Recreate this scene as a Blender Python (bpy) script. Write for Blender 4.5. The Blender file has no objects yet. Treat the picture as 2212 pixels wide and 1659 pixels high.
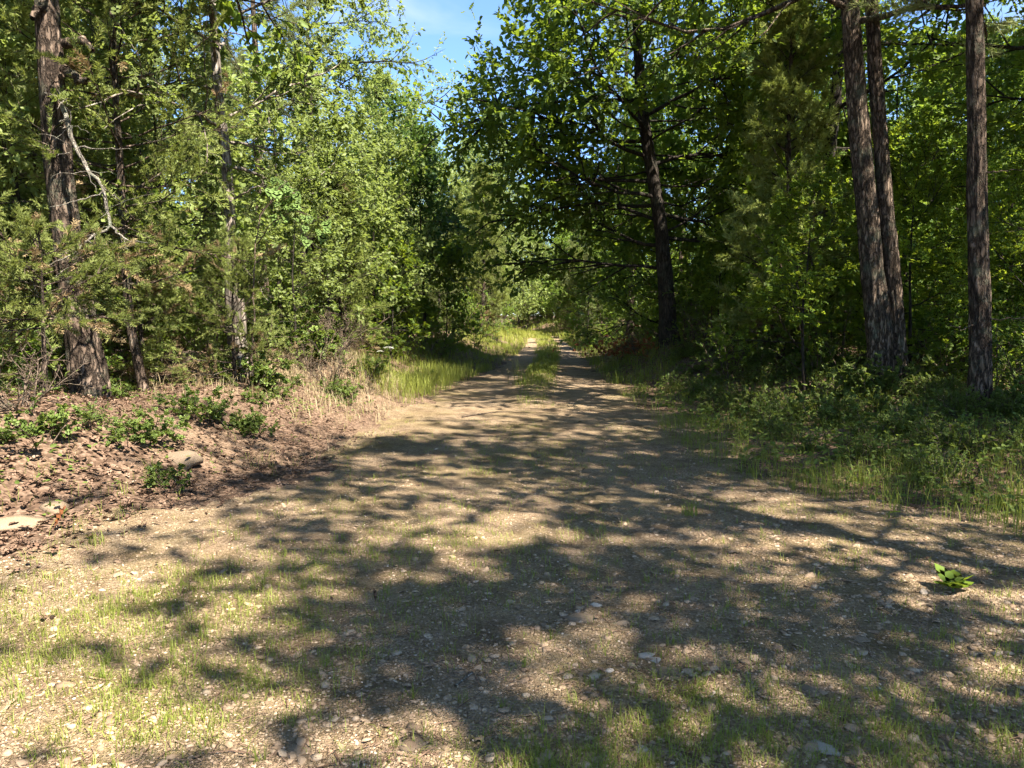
import bpy, math, random
import numpy as np
from mathutils import Vector, Matrix

# ------------------------------------------------------------------ camera, sky, sun, exposure
scene = bpy.context.scene
COL = scene.collection
CAM_Z, FPX, HORIZON = 1.55, 759.0, 315.0
PITCH = math.atan((384 - HORIZON) / FPX)
cam_d = bpy.data.cameras.new('camera')
cam_d.sensor_width = 36.0
cam_d.lens = FPX / 1024 * 36
cam_d.clip_start = 0.05
cam_d.clip_end = 2000
cam = bpy.data.objects.new('camera', cam_d)
cam.location = (0, 0, CAM_Z)
cam.rotation_euler = (math.pi / 2 - PITCH, 0, 0)
COL.objects.link(cam)
scene.camera = cam

SUN_EL, SUN_AZ = math.radians(56), math.radians(-45)      # azimuth from +X towards +Y
to_sun = Vector((math.cos(SUN_EL) * math.cos(SUN_AZ), math.cos(SUN_EL) * math.sin(SUN_AZ), math.sin(SUN_EL)))
world = bpy.data.worlds.new('World')
scene.world = world
world.use_nodes = True
wn, wl = world.node_tree.nodes, world.node_tree.links
wn.clear()
sky = wn.new('ShaderNodeTexSky')
sky.sky_type = 'NISHITA'
sky.sun_disc = False
sky.sun_elevation = SUN_EL
sky.sun_rotation = math.pi / 2 - SUN_AZ
sky.air_density, sky.dust_density, sky.ozone_density = 1.0, 0.0, 6.0
sky.altitude = 2500
tc = wn.new('ShaderNodeTexCoord')
sep = wn.new('ShaderNodeSeparateXYZ'); wl.new(tc.outputs['Generated'], sep.inputs[0])
zz = wn.new('ShaderNodeMath'); zz.operation = 'MAXIMUM'; zz.inputs[1].default_value = 0.0; wl.new(sep.outputs['Z'], zz.inputs[0])
za = wn.new('ShaderNodeMath'); za.operation = 'ADD'; za.inputs[1].default_value = 0.12; wl.new(zz.outputs[0], za.inputs[0])
dx = wn.new('ShaderNodeMath'); dx.operation = 'DIVIDE'; wl.new(sep.outputs['X'], dx.inputs[0]); wl.new(za.outputs[0], dx.inputs[1])
dy = wn.new('ShaderNodeMath'); dy.operation = 'DIVIDE'; wl.new(sep.outputs['Y'], dy.inputs[0]); wl.new(za.outputs[0], dy.inputs[1])
cmb = wn.new('ShaderNodeCombineXYZ'); wl.new(dx.outputs[0], cmb.inputs[0]); wl.new(dy.outputs[0], cmb.inputs[1])
cn = wn.new('ShaderNodeTexNoise'); cn.inputs['Scale'].default_value = 1.1; cn.inputs['Detail'].default_value = 6
cn.inputs['Roughness'].default_value = 0.55; cn.inputs['Distortion'].default_value = 0.8
wl.new(cmb.outputs[0], cn.inputs['Vector'])
cr = wn.new('ShaderNodeValToRGB')
cr.color_ramp.elements[0].position = 0.53; cr.color_ramp.elements[0].color = (0, 0, 0, 1)
cr.color_ramp.elements[1].position = 0.80; cr.color_ramp.elements[1].color = (0.75, 0.75, 0.75, 1)
wl.new(cn.outputs['Fac'], cr.inputs['Fac'])
mx = wn.new('ShaderNodeMixRGB'); mx.inputs['Color2'].default_value = (2.9, 3.1, 3.5, 1)
wl.new(cr.outputs['Color'], mx.inputs['Fac']); wl.new(sky.outputs['Color'], mx.inputs['Color1'])
bg = wn.new('ShaderNodeBackground'); bg.inputs['Strength'].default_value = 0.09
wl.new(mx.outputs['Color'], bg.inputs['Color'])
wo = wn.new('ShaderNodeOutputWorld'); wl.new(bg.outputs[0], wo.inputs['Surface'])

sun_d = bpy.data.lights.new('sun', 'SUN')
sun_d.energy = 5.0
sun_d.angle = math.radians(0.55)
sun_d.color = (1.0, 0.93, 0.80)
sun = bpy.data.objects.new('sun', sun_d)
sun.rotation_euler = to_sun.to_track_quat('Z', 'Y').to_euler()
sun.location = (20, -5, 40)
COL.objects.link(sun)
scene.view_settings.view_transform = 'Standard'
scene.view_settings.look = 'None'
scene.view_settings.gamma = 1.0
scene.view_settings.exposure = 2.25
scene.view_settings.use_curve_mapping = False
cy = scene.cycles
cy.max_bounces, cy.diffuse_bounces, cy.glossy_bounces, cy.transmission_bounces, cy.transparent_max_bounces = 5, 3, 1, 3, 2
cy.use_denoising = True
cy.use_adaptive_sampling = True
cy.adaptive_threshold = 0.025
cy.caustics_reflective = cy.caustics_refractive = False

# ------------------------------------------------------------------ small maths helpers
_T = np.random.default_rng(77).random((256, 256))
def vnoise(x, y, s=1.0, o=0):
    x = np.asarray(x, float) / s + 31.7 + o * 17.3
    y = np.asarray(y, float) / s + 11.3 + o * 5.9
    xi, yi = np.floor(x).astype(int), np.floor(y).astype(int)
    u, v = x - xi, y - yi
    u, v = u * u * (3 - 2 * u), v * v * (3 - 2 * v)
    a, b = _T[xi % 256, yi % 256], _T[(xi + 1) % 256, yi % 256]
    c, d = _T[xi % 256, (yi + 1) % 256], _T[(xi + 1) % 256, (yi + 1) % 256]
    return (a * (1 - u) + b * u) * (1 - v) + (c * (1 - u) + d * u) * v
def fbm(x, y, s, o=0, n=3):
    t, a = 0, 1
    for i in range(n):
        t = t + a * (vnoise(x, y, s / 2 ** i, o + i) - 0.5); a *= 0.5
    return t
def sstep(a, b, x):
    t = np.clip((np.asarray(x, float) - a) / (b - a), 0, 1)
    return t * t * (3 - 2 * t)
def nrm(v):
    return v / np.maximum(np.linalg.norm(v, axis=-1, keepdims=True), 1e-9)

# ------------------------------------------------------------------ the lie of the land
LY = [-30, 0, 2, 4.47, 5.65, 6.9, 9.4, 15, 28.7, 40, 56, 75, 100, 140]
LX = [-3.9, -3.7, -3.5, -3.1, -2.75, -2.3, -2.0, -1.5, 0.0, 0.5, 0.8, -1.2, -7, -20]
RY = [-30, 0, 2, 4.5, 5.65, 6.4, 8, 11.6, 17, 31.8, 40, 56, 75, 100, 140]
RX = [5, 5, 4.8, 4.3, 3.7, 2.9, 2.35, 2.4, 2.4, 2.9, 3.2, 3.4, 1.6, -3.5, -16]
def edges(y):
    return np.interp(y, LY, LX), np.interp(y, RY, RX)
def height(x, y):
    x, y = np.asarray(x, float), np.asarray(y, float)
    xl, xr = edges(y)
    dl, dr = xl - x, x - xr
    z = 0.68 * sstep(0.1, 2.4, dl) * (0.8 + 0.4 * vnoise(x, y, 3.5, 3))
    z = z + 0.5 * np.exp(-(((x + 3.0) / 0.95) ** 2 + ((y - 13.6) / 1.3) ** 2))
    z = z + 0.12 * np.exp(-(((x + 4.3) / 1.0) ** 2 + ((y - 7.0) / 0.8) ** 2))
    amt = np.interp(y, [0, 8, 12, 16, 20, 26, 40], [0.15, 0.32, 0.42, 0.55, 0.75, 0.6, 0.4])
    w0 = np.interp(y, [0, 10, 16, 20], [1.4, 1.2, 0.5, 0.2])
    w1 = np.interp(y, [0, 10, 16, 20], [4.0, 3.6, 2.6, 1.5])
    z = z + amt * np.clip((dr - w0) / (w1 - w0), 0, 1) ** 1.3
    inside = sstep(0, 0.4, -dl) * sstep(0, 0.4, -dr)
    cen = (xl * 0.5 + xr * 0.5)
    far = sstep(12, 17, y)
    z = z + inside * far * 0.07 * np.exp(-((x - cen) / 0.35) ** 2)
    out = 1 - inside
    z = z + fbm(x, y, 2.2, 5, 3) * (0.05 + 0.16 * out) * 0.7 + fbm(x, y, 0.35, 9, 2) * (0.008 + 0.03 * out)
    z = z + fbm(x, y, 30, 12, 2) * 1.6 * out * sstep(25, 70, np.hypot(x, y))
    return z
def H1(x, y):
    return float(height(np.array([x]), np.array([y]))[0])
def at(px, py, d):
    """a point of the place seen at picture position (px, py), d metres ahead"""
    f, u = (px - 512) / FPX, (384 - py) / FPX
    sp, cp = math.sin(PITCH), math.cos(PITCH)
    v = np.array([f, cp + u * sp, -sp + u * cp])
    return np.array([0, 0, CAM_Z]) + v * (d / v[1])
def poly(pts2212, d, base):
    k = 1024 / 2212
    return np.array([at(x * k, y * k, d) for x, y in pts2212]) - np.array(base)

# ------------------------------------------------------------------ mesh building
def mesh(name, V, F, mat, tint=None, smooth=False):
    V = np.asarray(V, np.float32).reshape(-1, 3); F = np.asarray(F, np.int32)
    me = bpy.data.meshes.new(name)
    k = F.shape[1]
    me.vertices.add(len(V)); me.vertices.foreach_set('co', V.ravel())
    me.loops.add(F.size); me.loops.foreach_set('vertex_index', F.ravel())
    me.polygons.add(len(F))
    me.polygons.foreach_set('loop_start', np.arange(0, F.size, k, dtype=np.int32))
    me.polygons.foreach_set('loop_total', np.full(len(F), k, np.int32))
    if smooth:
        me.polygons.foreach_set('use_smooth', np.ones(len(F), bool))
    me.update(calc_edges=True)
    if tint is not None:
        a = me.attributes.new('tint', 'FLOAT', 'POINT')
        a.data.foreach_set('value', np.asarray(tint, np.float32))
    me.materials.append(mat)
    return me
class Bag:
    def __init__(self): self.V, self.F, self.T, self.n = [], [], [], 0
    def add(self, V, F, t=None):
        V = np.asarray(V, float).reshape(-1, 3)
        self.V.append(V); self.F.append(np.asarray(F) + self.n); self.n += len(V)
        self.T.append(np.full(len(V), 0.5) if t is None else np.broadcast_to(t, (len(V),)))
    def build(self, name, mat, smooth=False):
        return mesh(name, np.concatenate(self.V), np.concatenate(self.F), mat, np.concatenate(self.T), smooth)
def scatter(tmpl, P, R, S, tint):
    """place a template (verts, tris) at P with frames R (columns) and scales S"""
    tv, tf = tmpl
    S = np.asarray(S, float)
    S3 = S[:, None] * np.ones(3) if S.ndim == 1 else S
    V = P[:, None, :] + np.einsum('nij,nkj->nki', R, tv[None] * S3[:, None, :])
    F = tf[None] + (np.arange(len(P)) * len(tv))[:, None, None]
    return V.reshape(-1, 3), F.reshape(-1, 3), np.repeat(tint, len(tv))
def frames(t, n):
    t = nrm(t); b = nrm(np.cross(n, t)); n = np.cross(t, b)
    return np.stack([t, b, n], axis=-1)
def rot_z(a):
    c, s, o, i = np.cos(a), np.sin(a), np.zeros_like(a), np.ones_like(a)
    return np.stack([np.stack([c, -s, o], -1), np.stack([s, c, o], -1), np.stack([o, o, i], -1)], -2)
def tubes(P, R, s):
    N, n, _ = P.shape
    T = nrm(np.gradient(P, axis=1))
    ref = np.where(np.abs(T[..., 2:3]) < 0.9, np.array([0, 0, 1.0]), np.array([1.0, 0, 0]))
    m = nrm(T.mean(axis=1, keepdims=True))
    ref = np.where(np.abs(m[..., 2:3]) < 0.8, np.array([0, 0, 1.0]), np.array([1.0, 0, 0])) * np.ones_like(T)
    U = nrm(np.cross(T, ref)); W = np.cross(T, U)
    a = np.arange(s) * 2 * math.pi / s
    V = P[:, :, None, :] + R[:, :, None, None] * (np.cos(a)[None, None, :, None] * U[:, :, None, :] + np.sin(a)[None, None, :, None] * W[:, :, None, :])
    i, j = np.meshgrid(np.arange(n - 1), np.arange(s), indexing='ij')
    q = np.stack([i * s + j, i * s + (j + 1) % s, (i + 1) * s + (j + 1) % s, (i + 1) * s + j], -1).reshape(-1, 4)
    f = np.concatenate([q[:, [0, 1, 2]], q[:, [0, 2, 3]]])
    F = f[None] + (np.arange(N) * n * s)[:, None, None]
    return V.reshape(-1, 3), F.reshape(-1, 3)
def resample(pts, n):
    pts = np.asarray(pts, float)
    t = np.concatenate([[0], np.cumsum(np.linalg.norm(np.diff(pts, axis=0), axis=1))]); t /= t[-1]
    u = np.linspace(0, 1, n)
    P = np.stack([np.interp(u, t, pts[:, k]) for k in range(3)], -1)
    for _ in range(max(1, n // (2 * len(pts)))):
        P[1:-1] = 0.25 * P[:-2] + 0.5 * P[1:-1] + 0.25 * P[2:]
    return P
def trunk_tube(pts, r0, r1, n=48, s=22, seed=0, flare=0.45, ridge=0.05):
    P = resample(pts, n); u = np.linspace(0, 1, n)
    hgt = np.linalg.norm(P - P[0], axis=1)
    R = (r0 + (r1 - r0) * u) * (1 + flare * np.exp(-hgt / (2.2 * r0 + 0.05)))
    V, F = tubes(P[None], R[None], s)
    V = V.reshape(n, s, 3); c = P[:, None, :]
    a = np.arange(s) * 2 * math.pi / s
    nz = fbm(np.cos(a)[None] * 2.2 + np.zeros((n, 1)), np.sin(a)[None] * 2.2 + hgt[:, None] * 0.9, 0.6, seed, 3)
    rdg = fbm(np.minimum(a, 2 * math.pi - a)[None] * 6 + seed, hgt[:, None] * 1.6, 0.7, seed + 3, 3)
    V = c + (V - c) * (1 + (1.6 * ridge * nz + ridge * 2.2 * rdg))[..., None]
    return V.reshape(-1, 3), F

# ------------------------------------------------------------------ growing
def grow(rng, P0, D0, L, n, wander, trop):
    N = len(P0); P = [P0]; D = nrm(D0); Ds = [D]
    for i in range(n):
        D = nrm(D + rng.normal(0, wander, (N, 3)) + np.array([0, 0, 1.0]) * trop)
        P.append(P[-1] + D * (L / n)[:, None]); Ds.append(D)
    return np.stack(P, 1), np.stack(Ds, 1)
def spawn(rng, P, D, m, t0, t1, alo, ahi, flat=0.0):
    N, n, _ = P.shape
    t = (t0 + (t1 - t0) * ((np.arange(m)[None] + rng.random((N, m))) / m)) * (n - 1)
    i = np.clip(t.astype(int), 0, n - 2); f = (t - i)[..., None]
    k = np.arange(N)[:, None]
    p = P[k, i] * (1 - f) + P[k, i + 1] * f
    d = nrm(D[k, i + 1])
    r = rng.normal(0, 1, (N, m, 3)); r[..., 2] *= (1 - flat)
    r = nrm(r - d * (r * d).sum(-1, keepdims=True))
    a = rng.uniform(alo, ahi, (N, m, 1))
    c = d * np.cos(a) + r * np.sin(a)
    return p.reshape(-1, 3), c.reshape(-1, 3), (t / (n - 1)).reshape(-1)
def radii(N, n, r0, r1):
    r0 = np.broadcast_to(r0, (N,)); u = np.linspace(0, 1, n)
    return r0[:, None] * (1 - u) + np.minimum(r1, r0)[:, None] * u if np.ndim(r1) else r0[:, None] * (1 - u) + r1 * u

# leaf shapes: length along x, midrib on y = 0, blade folded a little about it
def blade(outline, fold=0.12, bend=0.12, nmid=None):
    xs = [o[0] for o in outline]
    V = [(0, 0, 0)]
    for x, w in outline: V.append((x, w, fold * w - bend * x * x))
    V.append((1, 0, -bend))
    for x, w in outline: V.append((x, -w, fold * w - bend * x * x))
    mid0 = len(V)
    mids = [0.35, 0.7] if nmid is None else nmid
    for x in mids: V.append((x, 0, -bend * x * x - 0.01))
    n = len(outline); V = np.array(V, float)
    # fan every outline edge to the nearest midrib vertex
    rib = [0] + list(range(mid0, mid0 + len(mids))) + [n + 1]
    rx = V[rib, 0]
    F = []
    for side in (0, 1):
        ch = [0] + (list(range(1, n + 1)) if side == 0 else list(range(n + 2, 2 * n + 2))) + [n + 1]
        cur = 0
        for a, b in zip(ch[:-1], ch[1:]):
            m = int(np.argmin(np.abs(rx - (V[a, 0] + V[b, 0]) / 2)))
            while cur < m:
                tri = (a, rib[cur + 1], rib[cur]); cur += 1
                if len(set(tri)) == 3: F.append(tri if side == 0 else tri[::-1])
            tri = (a, b, rib[cur])
            if len(set(tri)) == 3: F.append(tri[::-1] if side == 0 else tri)
        while cur < len(rib) - 1:
            cur += 1
    return V, np.array(F)
DIAMOND = (np.array([(0, 0, 0), (0.45, 0.27, 0.05), (1, 0, -0.12), (0.45, -0.27, 0.05)], float), np.array([(0, 2, 1), (0, 3, 2)]))
OVAL = blade([(0.22, 0.17), (0.55, 0.26), (0.82, 0.15)], nmid=[0.5])
HEX = (np.array([(0, 0, 0), (0.28, 0.25, 0.05), (0.68, 0.24, 0.0), (1, 0, -0.14), (0.68, -0.24, 0.0), (0.28, -0.25, 0.05)], float), np.array([(0, 2, 1), (0, 3, 2), (0, 4, 3), (0, 5, 4)]))
BROAD = blade([(0.15, 0.30), (0.45, 0.42), (0.75, 0.26)], nmid=[0.45])
HEART = blade([(-0.12, 0.22), (0.05, 0.46), (0.35, 0.48), (0.68, 0.28), (0.86, 0.1)], nmid=[0.2, 0.55], bend=0.25)
OAKL = blade([(0.18, 0.05), (0.30, 0.20), (0.38, 0.08), (0.50, 0.30), (0.60, 0.10), (0.74, 0.27), (0.80, 0.10), (0.92, 0.12)], nmid=[0.34, 0.6, 0.8])
def tuft(seed, n, spread, w, curve=0.0):
    r = np.random.default_rng(seed); V = []; F = []
    for i in range(n):
        th = r.uniform(0.05, spread); ph = r.uniform(0, 2 * math.pi); L = r.uniform(0.75, 1.05)
        d = np.array([math.cos(th), math.sin(th) * math.cos(ph), math.sin(th) * math.sin(ph)])
        s = nrm(np.cross(d, r.normal(0, 1, 3))) * w * 0.5
        b = np.array([r.uniform(0, 0.25), 0, 0])
        V += [b - s, b + s, b + d * L + np.array([0, 0, -curve])]
        F.append((3 * i, 3 * i + 1, 3 * i + 2))
    return np.array(V), np.array(F)
NEEDLES = tuft(4, 16, 1.25, 0.045)
def spray(seed, n, w):
    r = np.random.default_rng(seed); V = []; F = []
    def seg(a, b, w):
        d = nrm(b - a); s = nrm(np.cross(d, np.array([0, 0, 1.0]) + r.normal(0, 0.5, 3))) * w * 0.5
        k = len(V); V.extend([a - s, a + s, b]); F.append((k, k + 1, k + 2))
    seg(np.zeros(3), np.array([1.0, 0, 0.05]), w)
    for i in range(n):
        x = 0.12 + 0.75 * i / n; side = 1 if i % 2 else -1
        L = (0.55 - 0.35 * x) * r.uniform(0.7, 1.2)
        a = np.array([x, 0, 0]); d = nrm(np.array([0.75, side * r.uniform(0.5, 0.9), r.normal(0, 0.45)]))
        seg(a, a + d * L, w * 1.15)
    return np.array(V), np.array(F)
SPRAY = spray(9, 11, 0.085)

# ------------------------------------------------------------------ materials
def new_mat(name):
    m = bpy.data.materials.new(name); m.use_nodes = True
    nt = m.node_tree; nt.nodes.clear()
    out = nt.nodes.new('ShaderNodeOutputMaterial')
    return m, nt, out
def node(nt, typ, **kw):
    n = nt.nodes.new(typ)
    for k, v in kw.items():
        if k in n.inputs: n.inputs[k].default_value = v
        else: setattr(n, k, v)
    return n
def ramp(nt, src, stops):
    r = nt.nodes.new('ShaderNodeValToRGB')
    els = r.color_ramp.elements
    while len(els) < len(stops): els.new(0.5)
    for e, (p, c) in zip(els, stops): e.position = p; e.color = (*c, 1)
    nt.links.new(src, r.inputs['Fac'])
    return r
def leaf_mat(name, lo, hi, trans, tmix=0.42, rough=0.5, spec=0.35, objvar=0.25):
    m, nt, out = new_mat(name); L = nt.links
    at_ = node(nt, 'ShaderNodeAttribute', attribute_name='tint')
    r = ramp(nt, at_.outputs['Fac'], [(0.0, lo), (1.0, hi)])
    oi = node(nt, 'ShaderNodeObjectInfo')
    mr = node(nt, 'ShaderNodeMapRange'); mr.inputs['To Min'].default_value = 1 - objvar; mr.inputs['To Max'].default_value = 1 + objvar
    L.new(oi.outputs['Random'], mr.inputs['Value'])
    hv = node(nt, 'ShaderNodeHueSaturation'); L.new(r.outputs['Color'], hv.inputs['Color']); L.new(mr.outputs[0], hv.inputs['Value'])
    tr = node(nt, 'ShaderNodeMixRGB', blend_type='MIX'); tr.inputs['Fac'].default_value = 0.65
    tr.inputs['Color2'].default_value = (*trans, 1); L.new(hv.outputs['Color'], tr.inputs['Color1'])
    p = node(nt, 'ShaderNodeBsdfPrincipled'); p.inputs['Roughness'].default_value = rough
    p.inputs['Specular IOR Level'].default_value = spec
    L.new(hv.outputs['Color'], p.inputs['Base Color'])
    t = node(nt, 'ShaderNodeBsdfTranslucent'); L.new(tr.outputs['Color'], t.inputs['Color'])
    mix = node(nt, 'ShaderNodeMixShader'); mix.inputs['Fac'].default_value = tmix
    L.new(p.outputs[0], mix.inputs[1]); L.new(t.outputs[0], mix.inputs[2])
    L.new(mix.outputs[0], out.inputs['Surface'])
    return m
def bark_mat(name, c0, c1, c2, freq=16, squash=0.18, bump=0.6, lichen=0.25, plates=False):
    m, nt, out = new_mat(name); L = nt.links
    t = node(nt, 'ShaderNodeTexCoord')
    mp = node(nt, 'ShaderNodeMapping'); mp.inputs['Scale'].default_value = (1, 1, squash)
    L.new(t.outputs['Object'], mp.inputs['Vector'])
    n1 = node(nt, 'ShaderNodeTexNoise'); n1.inputs['Scale'].default_value = freq; n1.inputs['Detail'].default_value = 5; n1.inputs['Roughness'].default_value = 0.65
    L.new(mp.outputs[0], n1.inputs['Vector'])
    v = node(nt, 'ShaderNodeTexVoronoi', feature='DISTANCE_TO_EDGE'); v.inputs['Scale'].default_value = freq * 1.3; v.inputs['Randomness'].default_value = 1
    ad = node(nt, 'ShaderNodeMixRGB', blend_type='ADD'); ad.inputs['Fac'].default_value = 0.16
    L.new(mp.outputs[0], ad.inputs['Color1']); L.new(n1.outputs['Color'], ad.inputs['Color2'])
    L.new(ad.outputs[0], v.inputs['Vector'])
    e = ramp(nt, v.outputs['Distance'], [(0.0, (0, 0, 0)), (0.22, (1, 1, 1))])
    r = ramp(nt, n1.outputs['Fac'], [(0.3, c0), (0.55, c1), (0.72, c2)])
    dk = node(nt, 'ShaderNodeMixRGB', blend_type='MULTIPLY'); dk.inputs['Fac'].default_value = 0.78
    L.new(r.outputs['Color'], dk.inputs['Color1']); L.new(e.outputs['Color'], dk.inputs['Color2'])
    n2 = node(nt, 'ShaderNodeTexNoise'); n2.inputs['Scale'].default_value = 3.2; n2.inputs['Detail'].default_value = 6; n2.inputs['Roughness'].default_value = 0.7
    L.new(t.outputs['Object'], n2.inputs['Vector'])
    lr = ramp(nt, n2.outputs['Fac'], [(0.52, (0, 0, 0)), (0.66, (lichen,) * 3)])
    lc = node(nt, 'ShaderNodeMixRGB'); lc.inputs['Color2'].default_value = (0.16, 0.19, 0.13, 1)
    L.new(lr.outputs['Color'], lc.inputs['Fac']); L.new(dk.outputs['Color'], lc.inputs['Color1'])
    p = node(nt, 'ShaderNodeBsdfPrincipled'); p.inputs['Roughness'].default_value = 0.9; p.inputs['Specular IOR Level'].default_value = 0.15
    L.new(lc.outputs['Color'], p.inputs['Base Color'])
    hm = node(nt, 'ShaderNodeMath', operation='MULTIPLY_ADD'); L.new(n1.outputs['Fac'], hm.inputs[0]); hm.inputs[1].default_value = 0.6; L.new(e.outputs['Color'], hm.inputs[2])
    b = node(nt, 'ShaderNodeBump'); b.inputs['Strength'].default_value = bump; b.inputs['Distance'].default_value = 0.03
    L.new(hm.outputs[0], b.inputs['Height']); L.new(b.outputs[0], p.inputs['Normal'])
    L.new(p.outputs[0], out.inputs['Surface'])
    return m
def tint_mat(name, stops, rough=0.85, noise=None, bump=0.0, spec=0.2, trans=0.0):
    """colour by the piece's own tint value, with fine grain"""
    m, nt, out = new_mat(name); L = nt.links
    a = node(nt, 'ShaderNodeAttribute', attribute_name='tint')
    r = ramp(nt, a.outputs['Fac'], stops)
    col = r.outputs['Color']
    p = node(nt, 'ShaderNodeBsdfPrincipled'); p.inputs['Roughness'].default_value = rough; p.inputs['Specular IOR Level'].default_value = spec
    if noise:
        t = node(nt, 'ShaderNodeTexCoord')
        n = node(nt, 'ShaderNodeTexNoise'); n.inputs['Scale'].default_value = noise; n.inputs['Detail'].default_value = 4
        L.new(t.outputs['Object'], n.inputs['Vector'])
        g = ramp(nt, n.outputs['Fac'], [(0.25, (0.6, 0.58, 0.55)), (0.75, (1.25, 1.22, 1.2))])
        mu = node(nt, 'ShaderNodeMixRGB', blend_type='MULTIPLY'); mu.inputs['Fac'].default_value = 1
        L.new(col, mu.inputs['Color1']); L.new(g.outputs['Color'], mu.inputs['Color2']); col = mu.outputs['Color']
        if bump:
            b = node(nt, 'ShaderNodeBump'); b.inputs['Strength'].default_value = bump; b.inputs['Distance'].default_value = 0.01
            L.new(n.outputs['Fac'], b.inputs['Height']); L.new(b.outputs[0], p.inputs['Normal'])
    L.new(col, p.inputs['Base Color'])
    sh = p.outputs[0]
    if trans:
        tl = node(nt, 'ShaderNodeBsdfTranslucent'); L.new(col, tl.inputs['Color'])
        mix = node(nt, 'ShaderNodeMixShader'); mix.inputs['Fac'].default_value = trans
        L.new(sh, mix.inputs[1]); L.new(tl.outputs[0], mix.inputs[2]); sh = mix.outputs[0]
    L.new(sh, out.inputs['Surface'])
    return m
def track_mat():
    m, nt, out = new_mat('gravelly dirt'); L = nt.links
    t = node(nt, 'ShaderNodeTexCoord')
    def noise(s, d=5, r=0.6):
        n = node(nt, 'ShaderNodeTexNoise'); n.inputs['Scale'].default_value = s; n.inputs['Detail'].default_value = d; n.inputs['Roughness'].default_value = r
        L.new(t.outputs['Object'], n.inputs['Vector']); return n
    v = node(nt, 'ShaderNodeTexVoronoi'); v.inputs['Scale'].default_value = 75; L.new(t.outputs['Object'], v.inputs['Vector'])
    v2 = node(nt, 'ShaderNodeTexVoronoi'); v2.inputs['Scale'].default_value = 160; L.new(t.outputs['Object'], v2.inputs['Vector'])
    sp = node(nt, 'ShaderNodeSeparateColor'); L.new(v.outputs['Color'], sp.inputs[0])
    base = ramp(nt, sp.outputs[0], [(0.0, (0.17, 0.115, 0.072)), (0.45, (0.31, 0.225, 0.148)), (0.8, (0.42, 0.32, 0.22)), (1.0, (0.50, 0.41, 0.31))])
    n1 = noise(1.3); n2 = noise(5.5); n3 = noise(60, 3)
    dirt = ramp(nt, n2.outputs['Fac'], [(0.3, (0.235, 0.165, 0.105)), (0.7, (0.40, 0.295, 0.195))])
    mixf = ramp(nt, n1.outputs['Fac'], [(0.38, (0.2, 0.2, 0.2)), (0.62, (0.75, 0.75, 0.75))])
    c = node(nt, 'ShaderNodeMixRGB'); L.new(mixf.outputs['Color'], c.inputs['Fac']); L.new(base.outputs['Color'], c.inputs['Color1']); L.new(dirt.outputs['Color'], c.inputs['Color2'])
    n4 = noise(0.9, 6, 0.7)
    gf = ramp(nt, n4.outputs['Fac'], [(0.42, (0, 0, 0)), (0.68, (0.6, 0.6, 0.6))])
    g = node(nt, 'ShaderNodeMixRGB'); L.new(gf.outputs['Color'], g.inputs['Fac']); L.new(c.outputs['Color'], g.inputs['Color1']); g.inputs['Color2'].default_value = (0.23, 0.19, 0.07, 1)
    ra = node(nt, 'ShaderNodeAttribute', attribute_name='tint')
    rt = node(nt, 'ShaderNodeMixRGB'); L.new(ra.outputs['Fac'], rt.inputs['Fac']); L.new(g.outputs['Color'], rt.inputs['Color1']); rt.inputs['Color2'].default_value = (0.39, 0.29, 0.195, 1)
    n5 = noise(2.4, 7, 0.75)
    dm = ramp(nt, n5.outputs['Fac'], [(0.36, (0.55, 0.50, 0.46)), (0.55, (1.05, 1.03, 1.0))])
    dmx = node(nt, 'ShaderNodeMixRGB', blend_type='MULTIPLY'); dmx.inputs['Fac'].default_value = 0.8; L.new(rt.outputs['Color'], dmx.inputs['Color1']); L.new(dm.outputs['Color'], dmx.inputs['Color2'])
    g = dmx
    fn = ramp(nt, n3.outputs['Fac'], [(0.3, (0.72, 0.7, 0.68)), (0.7, (1.15, 1.15, 1.15))])
    mu = node(nt, 'ShaderNodeMixRGB', blend_type='MULTIPLY'); mu.inputs['Fac'].default_value = 1; L.new(g.outputs['Color'], mu.inputs['Color1']); L.new(fn.outputs['Color'], mu.inputs['Color2'])
    p = node(nt, 'ShaderNodeBsdfPrincipled'); p.inputs['Roughness'].default_value = 0.95; p.inputs['Specular IOR Level'].default_value = 0.1
    L.new(mu.outputs['Color'], p.inputs['Base Color'])
    h = node(nt, 'ShaderNodeMath', operation='MULTIPLY_ADD'); L.new(v.outputs['Distance'], h.inputs[0]); h.inputs[1].default_value = -1.0; L.new(v2.outputs['Distance'], h.inputs[2])
    h2 = node(nt, 'ShaderNodeMath', operation='ADD'); L.new(h.outputs[0], h2.inputs[0]); L.new(n2.outputs['Fac'], h2.inputs[1])
    b = node(nt, 'ShaderNodeBump'); b.inputs['Strength'].default_value = 1.0; b.inputs['Distance'].default_value = 0.016
    L.new(h2.outputs[0], b.inputs['Height']); L.new(b.outputs[0], p.inputs['Normal'])
    L.new(p.outputs[0], out.inputs['Surface'])
    return m
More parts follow.
